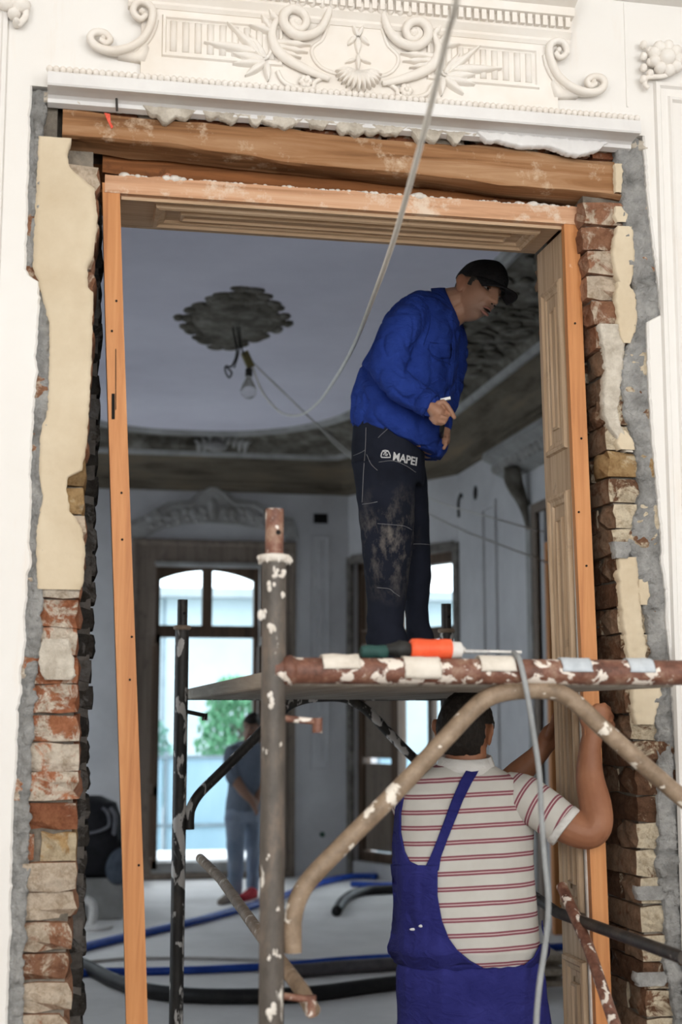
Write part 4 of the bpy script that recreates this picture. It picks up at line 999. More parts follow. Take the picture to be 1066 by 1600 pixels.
LEAVES = [((694, 116), (718, 84), .012), ((696, 116), (750, 72), .013), ((698, 118), (742, 118), .014), ((696, 122), (742, 133), .012), ((692, 122), (690, 150), .013), ((695, 122), (724, 148), .013), ((704, 108), (784, 108), .015), ((700, 100), (735, 88), .010), ((622, 18), (636, -6), .014), ((640, 12), (668, -4), .013), ((655, 26), (690, 12), .013), ((676, 30), (726, 30), .012), ((684, 74), (718, 70), .010)]
for b, t_, w in LEAVES:
    for mi in (False, True):
        f_ = mirr if mi else (lambda p: p); mb = MB(); leaf_into(mb, f_(wp(*b)), f_(wp(*t_)), w, .020, -.03); mb.build('stucco_leaf', RP, wall, True)
def stem(mb, f): mb.tube([f(p) for p in curve_pts([wp(684, 100), wp(690, 112), wp(700, 118), wp(730, 122)], 5)], .006, 6)
both('leaf_stem', stem)
for k in range(-6, 7):
    a = k * .20; c = wp(560, 112, -.03); L = .085 - .004 * abs(k); tip = c + Vector((math.sin(a) * L * 1.25, 0, -math.cos(a) * L * .95 + .014)); mb = MB(); leaf_into(mb, c + Vector((math.sin(a) * .02, 0, 0)), tip, .0115, .030, -.03); mb.build('shell_lobe', RP, wall, True)
def rose(mb, f):
    c = f(wp(634, 142)); 
    for k in range(6): mb.ellip(c + Vector((math.cos(k * 1.05) * .012, -.004, math.sin(k * 1.05) * .012)), .010, .012, .010, None, 8, 6)
    mb.ellip(c + Vector((0, -.012, 0)), .008, .01, .008, None, 8, 6)
both('stucco_rose', rose)
def hook(mb, f): mb.tube([f(p) for p in curve_pts([wp(604, 128), wp(620, 140), wp(624, 150), wp(650, 152), wp(668, 146), wp(676, 132)], 5)], .007, 6, True, 1.2)
both('stucco_tendril', hook)
for (b, t_, w) in (((560, 60), (560, 84), .012), ((556, 56), (544, 70), .009), ((564, 56), (577, 70), .009), ((560, 84), (560, 112), .008), ((556, 92), (540, 98), .006), ((564, 92), (580, 99), .006), ((560, 56), (552, 40), .008), ((560, 56), (568, 40), .008)):
    mb = MB(); leaf_into(mb, wp(*b), wp(*t_), w, .014, -.026); mb.build('plume_leaf', RP, wall, True)
for c_ in ():
    mb = MB(); s = 1 if c_[0] > 560 else -1; mb.tube(spiral(wp(*c_), .012, .003, 0 if s > 0 else math.pi, .8 * s, -.024, 12), .004, 6); mb.build('plume_curl', RP, wall, True)
mb = MB(); x = .62
while x < 1.01: mb.ellip((x, -.05, W(560, 12, -.05).z + .002), .012, .014, .016, None, 8, 6); x += .030
tag(mb.build('egg_moulding', RP, wall, True), kind='stuff')
# tall wall panels and the flower capital beside the doorway
for (x0, x1, z0, z1) in ((1.785, 2.75, .35, W(1020, 128, 0).z), (-1.35, -.205, .35, 3.95)):
    m = MB(); frame_mould(m, (x0, -.0005, z0), (1, 0, 0), (0, 0, 1), (0, -1, 0), x1 - x0, z1 - z0, [(0, 0), (.004, .014), (.016, .016), (.022, .006), (.045, .005), (.05, .014), (.058, .012), (.064, -.001)]); m.build('panel_moulding', 'white_plaster', wall)
m = MB(); m.box(W(978, 130, 0).x, W(978, 130, 0).x + .006, -.004, 0, 3.6, 3.95); m.build('panel_bead', 'white_plaster', wall)
mb = MB(); cc = wp(1040, 92)
for k in range(9):
    a = k * .7; mb.ellip(cc + Vector((math.cos(a) * .042, -.005, math.sin(a) * .040)), .021, .024, .019, Matrix.Rotation(-a, 3, 'Y'), 9, 6)
mb.ellip(cc + Vector((0, -.012, 0)), .028, .03, .028, None, 10, 8)
for k in range(7): mb.ellip(wp(1006 + (k % 2) * 10, 70 + k * 9), .012, .014, .014, None, 8, 6)
mb.build('flower_capital', RP, wall, True)
mb = MB(); mb.tube(curve_pts([wp(1014, 138), wp(1008, 132), wp(1010, 122), wp(1020, 120), wp(1040, 118), wp(1066, 104), wp(1090, 92)], 6), .008, 8); mb.build('capital_scroll', RP, wall, True)
mb = MB()
for p, r in (((32, 8), .03), ((22, 22), .02), ((10, 4), .03), ((26, 36), .012)): mb.ellip(wp(*p), r, .03, r * .8, None, 10, 8)
mb.tube(curve_pts([wp(28, 40), wp(40, 24), wp(36, 6), wp(20, -6)], 5), .010, 8); mb.build('flower_capital', RP, wall, True)
MB().box(1.66, 2.9, -.06, 0, W(1030, 0, -.03).z, W(1030, 0, -.03).z + .12).build('picture_rail', 'white_plaster', wall)
# ---------------------------------------------------------------- people
def remesh(mb, name, voxel, smooth=3, wrinkle=None):
    me = mb.mesh(name + '_src'); o = bpy.data.objects.new('tmp', me); col.objects.link(o)
    r = o.modifiers.new('r', 'REMESH'); r.mode = 'VOXEL'; r.voxel_size = voxel
    if smooth: s = o.modifiers.new('s', 'SMOOTH'); s.factor = .5; s.iterations = smooth
    dg = bpy.context.evaluated_depsgraph_get(); dg.update()
    out = bpy.data.meshes.new_from_object(o.evaluated_get(dg)); out.name = name
    bpy.data.objects.remove(o); bpy.data.meshes.remove(me)
    if wrinkle:
        ns = [v.normal.copy() for v in out.vertices]
        for v, n in zip(out.vertices, ns): v.co = v.co + n * wrinkle(v.co, n)
    out.polygons.foreach_set('use_smooth', [True] * len(out.polygons)); out.update(); return out
def egg(P, ru, rv, u, v, n=20): return [P + u * (math.cos(2 * math.pi * k / n) * ru) + v * (math.sin(2 * math.pi * k / n) * rv) for k in range(n)]
def limb(mb, nodes, ref=None, n=16):
    """nodes: (point, ru, rv) ; rounded ends"""
    P = [Vector(a[0]) for a in nodes]; N = len(P); rings = []; ref = Vector(ref) if ref is not None else FWD
    for i in range(N):
        t = (P[min(i + 1, N - 1)] - P[max(i - 1, 0)]).normalized(); v = (ref - t * ref.dot(t)).normalized(); u = t.cross(v)
        ru, rv = nodes[i][1], nodes[i][2] if len(nodes[i]) > 2 else nodes[i][1]
        if i == 0:
            for k in (.25, .7): rings.append(egg(P[0] - t * (ru + rv) * .5 * math.cos(math.asin(k)), ru * k, rv * k, u, v, n))
        rings.append(egg(P[i], ru, rv, u, v, n))
        if i == N - 1:
            for k in (.7, .25): rings.append(egg(P[i] + t * (ru + rv) * .5 * math.cos(math.asin(k)), ru * k, rv * k, u, v, n))
    mb.loft(rings, True)
def slabs(mb, z, rows, n=28, shrink=1.0, pw=1.0):
    """rows: ((ax, ay), (bx, by), half thickness along the view, dz)"""
    rings = []
    for (a, b, hd, *dz) in rows:
        d = z + (dz[0] if dz else 0.0); A, B = DP(*a, d), DP(*b, d); c = (A + B) / 2; h = (B - A) / 2 * shrink
        f = Vector((FWD.x, FWD.y, 0)).normalized(); rr = []
        for k in range(n):
            th = 2 * math.pi * k / n; cs, sn = math.cos(th), math.sin(th)
            cs, sn = math.copysign(abs(cs) ** pw, cs), math.copysign(abs(sn) ** pw, sn)
            rr.append(c + h * cs + f * (hd * shrink * sn))
        rings.append(rr)
    mb.loft(rings, True); return rings
def crv(nodes, n=5):
    """smooth (point, r...) chain"""
    P = curve_pts([a[0] for a in nodes], n); out = []
    for i, p in enumerate(P):
        t = i / n; k = min(int(t), len(nodes) - 2); f = t - k
        out.append((p,) + tuple(lerp(x, y, f) for x, y in zip(nodes[k][1:], nodes[k + 1][1:])))
    return out
def basis(center, F, U):
    f = (RGT * F[0] + UPV * F[1] - FWD * F[2]).normalized(); u = (RGT * U[0] + UPV * U[1] - FWD * U[2]); u = (u - f * u.dot(f)).normalized(); r = f.cross(u)
    return Matrix(((r.x, f.x, u.x, center.x), (r.y, f.y, u.y, center.y), (r.z, f.z, u.z, center.z), (0, 0, 0, 1)))
def g2(x, s): return math.exp(-(x / s) ** 2)
def head_point(th, ph, s=1.0):
    """x right, y forward, z up; metres"""
    x, y, z = math.sin(th) * math.sin(ph), math.sin(th) * math.cos(ph), math.cos(th)
    p = Vector((.074 * x, .098 * y, .118 * z))
    if p.z < 0:
        k = min(1, -p.z / .115); p.x *= 1 - .34 * k ** 1.6
        if p.y < 0: p.y *= 1 - .42 * k
        else: p.y *= 1 - .06 * k
    if p.y > .05 and p.z > .02: p.y -= (p.z - .02) * .18
    if s == 1.0 and y > 0:
        fx, fz = abs(p.x), p.z; d = 0.0
        d -= .015 * g2(fx - .031, .017) * g2(fz - .020, .013)
        d += .007 * g2(fx - .026, .026) * g2(fz - .040, .010)
        if -.062 < fz < -.012: d -= .0035 * g2(fx - (.019 + (-.014 - fz) * .42), .0045)
        d += (.013 + .024 * max(0, min(1, (.030 - fz) / .05))) * g2(fx, .0105 if fz > -.008 else .0145) * (1 if -.022 < fz < .03 else (g2(fz + .022, .006) if fz <= -.022 else g2(fz - .03, .015)))
        d += .007 * g2(fx - .014, .007) * g2(fz + .018, .008)
        d += .009 * g2(fx, .022) * (g2(fz + .046, .006) + 1.1 * g2(fz + .060, .007)) - .004 * g2(fx, .02) * g2(fz + .053, .0035)
        d -= .003 * g2(fx, .03) * g2(fz + .073, .008)
        d += .009 * g2(fx, .026) * g2(fz + .096, .018)
        d += .004 * g2(fx - .046, .018) * g2(fz + .004, .018)
        p.y += d * min(1, y * 2.2)
    return p * s
def head_into(mb, M, nu=88, nv=70):
    rings = []
    for j in range(nv + 1):
        th = math.pi * (j + (.15 if j == 0 else -.15 if j == nv else 0)) / nv
        rings.append([M @ head_point(th, 2 * math.pi * k / nu) for k in range(nu)])
    mb.loft(rings[::-1], True)
    for sx in (-1, 1):
        R3 = M.to_3x3()
        mb.ellip(M @ Vector((sx * .081, -.010, -.002)), .009, .021, .034, R3 @ Matrix.Rotation(sx * .35, 3, 'Z') @ Matrix.Rotation(.15, 3, 'X'), 14, 10)
        mb.ellip(M @ Vector((sx * .090, -.019, .012)), .006, .016, .022, R3 @ Matrix.Rotation(sx * .5, 3, 'Z'), 12, 8)
def face_parts(M, parent, brow='hair_dark'):
    R3 = M.to_3x3()
    for sx in (-1, 1):
        m = MB(); m.ellip(M @ Vector((sx * .031, .0715, .0185)), .0125, .0125, .0120, R3, 16, 12); e = m.build('eye', 'eye_white', parent, True)
        m = MB(); m.ellip(M @ Vector((sx * .029 + .003, .0822, .0185)), .0068, .0028, .0066, R3, 12, 8); m.build('iris', 'eye_dark', e, True)
        for zz, ry in ((.0262, .0035), (.0105, .0028)):
            m = MB(); m.tube([M @ Vector((sx * .031 + q, .0830 - abs(q) ** 2 * 18, zz - (1 if zz > .0185 else -1) * q * q * 16)) for q in (-.015, -.008, 0, .008, .015)], [.002, ry, ry + .0006, ry, .002], 8); m.build('eyelid', 'skin_dark', parent, True)
        m = MB(); m.tube([M @ Vector((sx * q, .0985 - (q - .02) ** 2 * 9, .040 + .006 * math.sin((q - .01) * 60))) for q in (.010, .018, .027, .036, .046)], [.002, .0042, .0045, .0038, .0015], 8); m.build('eyebrow', brow, parent, True)
    for sx in (-1, 1):
        m = MB(); m.ellip(M @ Vector((sx * .0085, .1150, -.0290)), .0042, .0045, .0030, R3, 10, 6); m.build('nostril', 'eye_dark', parent, True)  # dark bead standing in for the shade inside each nostril
    m = MB()
    for zz, yy, r in ((-.0465, .1030, .0048), (-.0620, .1015, .0060)):
        m.tube([M @ Vector((q, yy - q * q * 14 - abs(q) * .06, zz + (.0035 if zz > -.05 else -.004) * (1 - (q / .024) ** 2) - .004)) for q in (-.024, -.014, -.005, .005, .014, .024)], [.001, r * .8, r, r, r * .8, .001], 8)
    m.build('lips', 'lip', parent, True)
    m = MB(); m.tube([M @ Vector((q, .1035 - q * q * 10 - abs(q) * .06, -.0560)) for q in (-.021, -.010, 0, .010, .021)], [.0010, .0040, .0050, .0040, .0010], 8); m.build('mouth_gap', 'eye_dark', parent, True)
def hair_shell(M, name, mat, parent, test, grow=1.05, bump=.004):
    nu, nv = 128, 90; vs = []; idx = {}; fs = []
    for j in range(nv + 1):
        for k in range(nu):
            p = head_point(math.pi * (j + .02) / (nv + .04), 2 * math.pi * k / nu, 1.001)
            n_ = Vector((p.x / .0055, p.y / .0096, p.z / .0139)).normalized(); q = p + n_ * ((grow - 1) * .12 + bump * noise.noise(p * 45) * .6 + bump * .5 * noise.noise(p * 130))
            edge = test(p); vs.append((q if edge > .0 else p - n_ * .006, edge))
    ok = lambda i: vs[i][1] > -.012
    for j in range(nv):
        for k in range(nu):
            q = (j * nu + k, j * nu + (k + 1) % nu, (j + 1) * nu + (k + 1) % nu, (j + 1) * nu + k)
            if all(ok(i) for i in q): fs.append(q)
    m = MB(); m.add([M @ v for v, _ in vs], fs); me = m.mesh(name, True); return put(name, me, mat, parent, True)
def finger(mb, pts, r0=.0095, r1=.0072):
    n = len(pts); limb(mb, [(p, lerp(r0, r1, i / (n - 1))) for i, p in enumerate(pts)], UPV, 10)

def skin(name, c1, c2, sc=9):
    t = NT(name); t.color(t.ramp(t.noise(t.pos(), sc, 5, .6), [(.3, c1), (.7, c2)])); t.bump(t.noise(t.pos(), 160, 3), .15, .001)
    t.b.inputs['Subsurface Weight'].default_value = .06; t.b.inputs['Subsurface Radius'].default_value = (.02, .008, .004); return t.fin(.55, .4)
skin('skin_tan', (.42, .215, .135), (.54, .30, .20)); skin('skin_brown', (.27, .108, .055), (.37, .165, .088)); skin('skin_dark', (.20, .10, .065), (.26, .14, .09)); skin('skin_far', (.22, .12, .08), (.28, .16, .11))
skin('lip', (.36, .16, .12), (.42, .19, .145))
mottled('eye_white', (.45, .43, .40), (.55, .52, .50), 30, .3, 0); mottled('eye_dark', (.012, .008, .006), (.02, .014, .01), 30, .3, 0)
def hair_mat(n, c1, c2):
    t = NT(n); f = t.noise(t.pos((1, 1, .35)), 160, 4, .7); t.color(t.ramp(f, [(.3, c1), (.7, c2)])); t.bump(f, .5, .003); t.fin(.65, .25)
hair_mat('hair_dark', (.010, .008, .007), (.030, .024, .020)); hair_mat('hair_grey', (.04, .036, .032), (.095, .088, .08))
def cloth(n, c1, c2, sc=5, rough=.9, weave=320):
    t = NT(n); c = t.ramp(t.noise(t.pos(), sc, 6, .65), [(.32, c1), (.68, c2)]); t.color(c); t.bump(t.math('ADD', t.math('MULTIPLY', t.noise(t.pos(), weave, 2), .06), t.noise(t.pos((1, 1, 1.6)), 17, 3, .5, 1.2)), .55, .02); return t.fin(rough, .2)
cloth('jacket_blue', (.012, .033, .21), (.026, .062, .33), 6); cloth('jacket_seam', (.010, .026, .16), (.018, .045, .24))
cloth('cap_black', (.022, .020, .022), (.040, .037, .039), 14); cloth('overall_blue', (.016, .017, .12), (.032, .034, .19), 6)
cloth('shoe_dark', (.02, .02, .02), (.05, .045, .04), 12); cloth('collar_white', (.66, .64, .61), (.74, .72, .69), 12)
cloth('tee_grey', (.12, .15, .20), (.17, .20, .25), 5); cloth('jeans_faded', (.16, .21, .29), (.28, .33, .41), 3); cloth('shoe_red', (.30, .02, .03), (.42, .04, .05)); cloth('shoe_beige', (.22, .18, .15), (.30, .25, .21))
mottled('stitching', (.20, .20, .21), (.30, .30, .31), 40, .9, 0); mottled('print_white', (.62, .62, .62), (.72, .72, .72), 40, .8, 0)

def drape(bvh, px, py, lift, zfall):
    d = ray(px, py).normalized(); h = bvh.ray_cast(CAM, d)
    if h[0] is not None: return h[0] - d * lift
    q, nrm, _, _ = bvh.find_nearest(DP(px, py, zfall)); return q + nrm * lift
def seam(bvh, pts, z, r, name, mat, parent, lift=.001, n=6):
    m = MB(); P = [Vector((a, b, 0)) for a, b in pts]; P = curve_pts(P, n); m.tube([drape(bvh, p.x, p.y, lift, z) for p in P], r, 6); return m.build(name, mat, parent, True)
def sheet(bvh, rows, z, lift, name, mat, parent, n=14, thick=.004, fn=None):
    """rows: (y, xl, xr) in pixels draped on a surface"""
    ys = []; R_ = []
    for (y0, a0, b0), (y1, a1, b1) in zip(rows, rows[1:]):
        s = max(2, int(abs(y1 - y0) / 4))
        for i in range(s): t = i / s; R_.append((lerp(y0, y1, t), lerp(a0, a1, t), lerp(b0, b1, t)))
    R_.append(rows[-1]); m = MB(); g = []
    for y, a, b in R_:
        row = []
        for k in range(n + 1):
            x = lerp(a, b, k / n); row.append(drape(bvh, x, y, lift + (fn(x, y) if fn else 0), z))
        g.append(row)
    m.loft(g, False, False); o = m.build(name, mat, parent, True); md = o.modifiers.new('s', 'SOLIDIFY'); md.thickness = thick; md.offset = 0; return o

# ---------- the man standing on the deck
Z1 = 5.45
def Q(px, py, dz=0.0): return DP(px, py, Z1 + dz)
TOR = [((552, 668), (690, 720), .165), ((547, 655), (697, 706), .185), ((548, 622), (706, 655), .19), ((557, 590), (712, 602), .19), ((574, 555), (718, 556), .185), ((589, 522), (720, 518), .18), ((602, 494), (719, 500), .18), ((620, 474), (712, 492), .16), ((642, 461), (704, 484), .115), ((664, 457), (700, 478), .075)]
SLV = crv([(Q(652, 482, -.135), .062, .062), (Q(630, 512, -.19), .072, .070), (Q(612, 548, -.21), .073, .068), (Q(606, 577, -.215), .066, .062), (Q(626, 604, -.24), .060, .058), (Q(650, 619, -.26), .053, .052), (Q(670, 632, -.275), .046, .046)], 5)
SLV2 = crv([(Q(694, 492, .12), .06, .06), (Q(706, 540, .19), .065, .065), (Q(700, 600, .17), .062, .062), (Q(692, 640, .05), .05, .05), (Q(689, 664, -.03), .042, .042)], 4)
PEL = [((552, 655), (672, 680), .155), ((549, 690), (664, 702), .16), ((549, 722), (664, 732), .155), ((556, 752), (662, 758), .14)]
RLEG = [((549, 722), (650, 728), .095, -.065), ((555, 760), (650, 764), .092, -.07), ((561, 800), (649, 804), .088, -.075), ((565, 850), (646, 852), .082, -.08), ((569, 895), (640, 897), .078, -.08), ((574, 940), (634, 942), .074, -.08), ((574, 975), (631, 977), .074, -.08), ((571, 998), (640, 998), .078, -.08), ((573, 1020), (642, 1022), .078, -.08), ((577, 1052), (640, 1052), .075, -.08)]
LLEG = [((596, 722), (664, 730), .095, .09), ((606, 760), (668, 762), .09, .10), ((616, 800), (671, 802), .085, .11), ((624, 850), (672, 852), .08, .12), ((628, 900), (674, 902), .075, .12), ((632, 945), (669, 946), .072, .13), ((634, 975), (672, 976), .072, .13), ((636, 1000), (680, 1000), .076, .13), ((638, 1046), (680, 1046), .072, .13)]
HM = basis(Q(745, 459, -.03), (.58, -.26, .77), (.45, .87, -.045))
mb = MB(); slabs(mb, Z1, TOR, shrink=.80); slabs(mb, Z1, PEL, shrink=.82); slabs(mb, Z1, RLEG, shrink=.72); slabs(mb, Z1, LLEG, shrink=.72)
limb(mb, [(p, a * .62, b * .62) for p, a, b in SLV] + [(Q(676, 636, -.28), .026, .030)]); limb(mb, [(p, a * .62, b * .62) for p, a, b in SLV2] + [(Q(690, 672, -.04), .026, .028)])
head_into(mb, HM)
limb(mb, [(Q(686, 482, .0), .075, .075), (Q(704, 476, -.005), .066, .064), (Q(720, 470, -.015), .058, .058), (Q(733, 464, -.025), .052, .052)])
limb(mb, [(Q(706, 494, -.02), .048), (Q(718, 486, -.03), .046), (Q(730, 477, -.035), .042)])
# right hand: fist round the tool, index finger pointing on
hz = -.29
limb(mb, [(Q(674, 636, hz), .024, .030), (Q(681, 642, hz), .030, .036), (Q(687, 646, hz), .028, .036), (Q(690, 650, hz), .020, .030)], FWD)
finger(mb, [Q(684, 631, hz - .01), Q(693, 628, hz - .015), Q(699, 634, hz - .02), Q(705, 643, hz - .02), Q(710, 652, hz - .018)], .0125, .0085)
finger(mb, [Q(683, 650, hz - .02), Q(690, 652, hz - .035), Q(697, 654, hz - .03), Q(700, 648, hz - .012), Q(696, 643, hz - .005)], .0115, .0085)
finger(mb, [Q(680, 654, hz - .015), Q(686, 658, hz - .03), Q(694, 660, hz - .027), Q(698, 654, hz - .01)], .011, .008)
finger(mb, [Q(676, 655, hz - .005), Q(682, 661, hz - .02), Q(690, 662, hz - .02), Q(694, 657, hz - .005)], .010, .0078)
finger(mb, [Q(674, 653, hz + .015), Q(679, 660, hz + .0), Q(686, 661, hz - .005)], .0095, .0075)
# left hand below
hy = -.06
limb(mb, [(Q(690, 672, hy), .024, .024), (Q(694, 680, hy), .026, .024), (Q(696, 688, hy), .020, .020)], FWD)
for k, (dx, dy) in enumerate(((702, 676), (702, 682), (700, 689), (697, 695))): finger(mb, [Q(694, 676 + k * 5, hy - .02), Q(dx, dy, hy - .03), Q(dx - 3, dy + 5, hy - .03)], .0095, .0075)
finger(mb, [Q(692, 674, hy - .02), Q(697, 670, hy - .03), Q(701, 672, hy - .03)], .010, .008)
body = remesh(mb, 'person', .0032, 1)
t = NT('skin_tan_face'); tc = t.ramp(t.noise(t.pos(), 9, 5, .6), [(.3, (.42, .215, .135)), (.7, (.54, .30, .20))])
d = t.n('ShaderNodeVectorMath'); d.operation = 'DISTANCE'; d.inputs[1].default_value = HM @ Vector((0, .075, -.085)); t.l(t.pos(), d.inputs[0])
tc = t.mix(t.math('MULTIPLY', t.ramp(d.outputs['Value'], [(.035, 1.0), (.085, 0.0)]), .45), tc, (.17, .13, .11))
for sx in (-1, 1):
    d = t.n('ShaderNodeVectorMath'); d.operation = 'DISTANCE'; d.inputs[1].default_value = HM @ Vector((sx * .088, -.014, 0)); t.l(t.pos(), d.inputs[0])
    tc = t.mix(t.math('MULTIPLY', t.ramp(d.outputs['Value'], [(.02, 1.0), (.045, 0.0)]), .5), tc, (.60, .25, .15))
t.color(tc); t.bump(t.noise(t.pos(), 160, 3), .15, .001); t.fin(.5, .4)
man1 = put('person', body, 'skin_tan_face'); tag(man1, 'man in blue work jacket, dark trousers and cap standing on the scaffold deck', 'person')
face_parts(HM, man1, 'hair_grey')
hair_shell(HM, 'hair', 'hair_grey', man1, lambda p: min(.03, (p.z - (.030 if p.y > .035 else .004 if p.y > .012 else -.058)) if p.y < .062 else -.02) if not (abs(p.x) > .055 and -.030 < p.y < .012 and p.z < .03) else -.02, 1.03, .003)
# cap
m = MB(); rings = []
for j in range(12):
    t = j / 11; zz = .038 + .098 * math.sin(t * math.pi / 2); s = math.cos(t * math.pi / 2 * .97)
    rings.append([HM @ Vector((.0855 * s * math.sin(a) * (1 + .0 * t), .112 * (s ** .8) * math.cos(a) - .004, zz + (.014 * math.cos(a) if t < .3 else .008 * math.cos(a)))) for a in [2 * math.pi * k / 32 for k in range(32)]])
m.loft(rings, True); capo = m.build('cap', 'cap_black', man1, True)
m = MB(); g = []
for i in range(9):
    t = i / 8; row = []
    for k in range(17):
        a = lerp(-1.15, 1.15, k / 16); e = .085 * math.cos(a * .95) ** .6 * t
        row.append(HM @ Vector((.083 * math.sin(a) * (1 + .05 * t), .106 * math.cos(a) + e, .054 - .016 * t - .030 * (abs(a) / 1.15) ** 2 * (.5 + .5 * t))))
    g.append(row)
m.loft(g, False, False); o = m.build('brim', 'cap_black', capo, True); md = o.modifiers.new('s', 'SOLIDIFY'); md.thickness = .004
m = MB(); m.ellip(HM @ Vector((0, -.004, .137)), .007, .007, .004, HM.to_3x3(), 10, 6); m.build('cap_button', 'cap_black', capo, True)
# jacket
def jw(co, nr):
    a = noise.noise(Vector((co.x * 9, co.y * 9, co.z * 16))); b = noise.noise(Vector((co.x * 22 + 3, co.y * 22, co.z * 9))); c = abs(noise.noise(Vector((co.x * 13 + co.z * 9, co.y * 13, co.z * 5 - co.x * 8))))
    return .007 * a + .004 * b - .009 * max(0, .18 - c) / .18
mb = MB(); slabs(mb, Z1, TOR); limb(mb, SLV); limb(mb, SLV2)
limb(mb, [(Q(648, 496, -.07), .088, .09), (Q(668, 488, 0), .075, .10), (Q(690, 494, .06), .065, .08)])
jme = remesh(mb, 'jacket', .0075, 3, jw); jac = put('jacket', jme, 'jacket_blue', man1)
jb = BVHTree.FromPolygons([v.co for v in jme.vertices], [tuple(p.vertices) for p in jme.polygons])
m = MB(); m.lathe(SLV[-1][0], SLV[-1][0] - SLV[-3][0], [(-.035, .047), (-.034, .052), (-.002, .050), (.010, .049), (.011, .040)], 22); m.build('cuff', 'jacket_blue', jac, True)
m = MB(); g = []
for i, (off, r, up) in enumerate(((0, .066, -.012), (.3, .069, .008), (.6, .070, .026), (.8, .074, .029), (1, .084, .010), (1.1, .096, -.020))):
    ctr = Q(698, 482, -.005); ax = (Q(730, 462, -.02) - Q(690, 482, 0)).normalized(); s1 = ax.cross(FWD).normalized(); s2 = ax.cross(s1)
    g.append([ctr + ax * up + (s1 * math.cos(a) * r + s2 * math.sin(a) * r) for a in [2 * math.pi * k / 28 for k in range(28)]])
m.loft(g, False); o = m.build('collar', 'jacket_blue', jac, True); md = o.modifiers.new('s', 'SOLIDIFY'); md.thickness = .004
for pts in ([(668, 545), (680, 560), (697, 566), (704, 570)], [(672, 535), (690, 538), (706, 546)], [(708, 500), (711, 540), (709, 580), (702, 615)], [(645, 470), (668, 478), (672, 505), (662, 540)], [(702, 555), (700, 580), (698, 600)]):
    seam(jb, pts, Z1, .0022, 'seam', 'jacket_seam', jac)
sheet(jb, [(537, 671, 705), (545, 670, 706), (555, 676, 705), (560, 686, 704)], Z1, .004, 'pocket_flap', 'jacket_blue', jac, 8, .004)
seam(jb, [(548, 660), (575, 672), (610, 682), (645, 700), (688, 718)], Z1, .003, 'hem', 'jacket_seam', jac)
# trousers
t = NT('trouser_navy'); v = t.pos(); c = t.ramp(t.noise(v, 7, 5, .6), [(.3, (.010, .012, .020)), (.7, (.020, .023, .038))])
d = t.n('ShaderNodeVectorMath'); d.operation = 'DISTANCE'; kc = Q(618, 850, -.16); d.inputs[1].default_value = kc; mp = t.n('ShaderNodeMapping'); t.l(v, d.inputs[0])
kn = t.ramp(d.outputs['Value'], [(.03, 1.0), (.24, 0.0)]); sp = t.ramp(t.noise(t.pos((1, 1, .55)), 13, 6, .7), [(.47, 0.0), (.74, 1.0)])
t.color(t.mix(t.math('MULTIPLY', t.math('MULTIPLY', kn, sp), .9), c, (.34, .30, .26))); t.bump(t.noise(v, 300, 2), .2, .001); t.fin(.9, .2)
def tw(co, nr):
    low = max(0, min(1, (2.10 - co.z) / .3)); a = noise.noise(Vector((co.x * 8, co.y * 8, co.z * 22))); b = noise.noise(Vector((co.x * 16, co.y * 16, co.z * 6)))
    return .004 * b + (.003 + .012 * low) * a
mb = MB(); slabs(mb, Z1, PEL); slabs(mb, Z1, RLEG); slabs(mb, Z1, LLEG)
tme = remesh(mb, 'trousers', .0075, 3, tw); tro = put('trousers', tme, 'trouser_navy', man1)
tb = BVHTree.FromPolygons([v.co for v in tme.vertices], [tuple(p.vertices) for p in tme.polygons])
for pts in ([(572, 668), (571, 700), (568, 740), (566, 785)], [(592, 722), (615, 720), (635, 728), (650, 738)], [(552, 712), (562, 708), (571, 703)], [(573, 710), (580, 725), (590, 735)], [(590, 818), (615, 820), (632, 822), (644, 828)], [(589, 918), (608, 920), (616, 926), (625, 932)], [(646, 850), (660, 850), (672, 851)], [(566, 788), (580, 786), (590, 784)], [(591, 684), (597, 678), (606, 670)]):
    seam(tb, pts, Z1, .0010, 'stitch_line', 'stitching', tro, .0012)
# lettering and emblem on the thigh pocket
def print_mesh(verts2, faces, name):
    m = MB(); m.add([drape(tb, x, y, .0025, Z1) for x, y in verts2], faces); me = m.mesh(name, False); o = put(name, me, 'print_white', tro); md = o.modifiers.new('s', 'SOLIDIFY'); md.thickness = .001; md.offset = 0; return o
fc = bpy.data.curves.new('lettering', 'FONT'); fc.body = 'MAPEI'; fc.size = 1.0; fc.offset = .022; fc.resolution_u = 3; fo = bpy.data.objects.new('tmp_text', fc); col.objects.link(fo)
dg = bpy.context.evaluated_depsgraph_get(); dg.update(); fm = bpy.data.meshes.new_from_object(fo.evaluated_get(dg)); bpy.data.objects.remove(fo)
bm = bmesh.new(); bm.from_mesh(fm); bmesh.ops.triangulate(bm, faces=bm.faces); bmesh.ops.subdivide_edges(bm, edges=[e for e in bm.edges if e.calc_length() > .3], cuts=1); bm.to_mesh(fm); bm.free()
bx = [v.co.x for v in fm.vertices]; wt = max(bx) - min(bx); hgt = max(v.co.y for v in fm.vertices)
vv = [(614.0 + (v.co.x - min(bx)) / wt * 37 + (v.co.y / hgt) * 1.5, 718.5 + (v.co.x - min(bx)) / wt * 9 - v.co.y / hgt * 12.5) for v in fm.vertices]
print_mesh(vv, [tuple(p.vertices) for p in fm.polygons], 'lettering'); bpy.data.meshes.remove(fm)
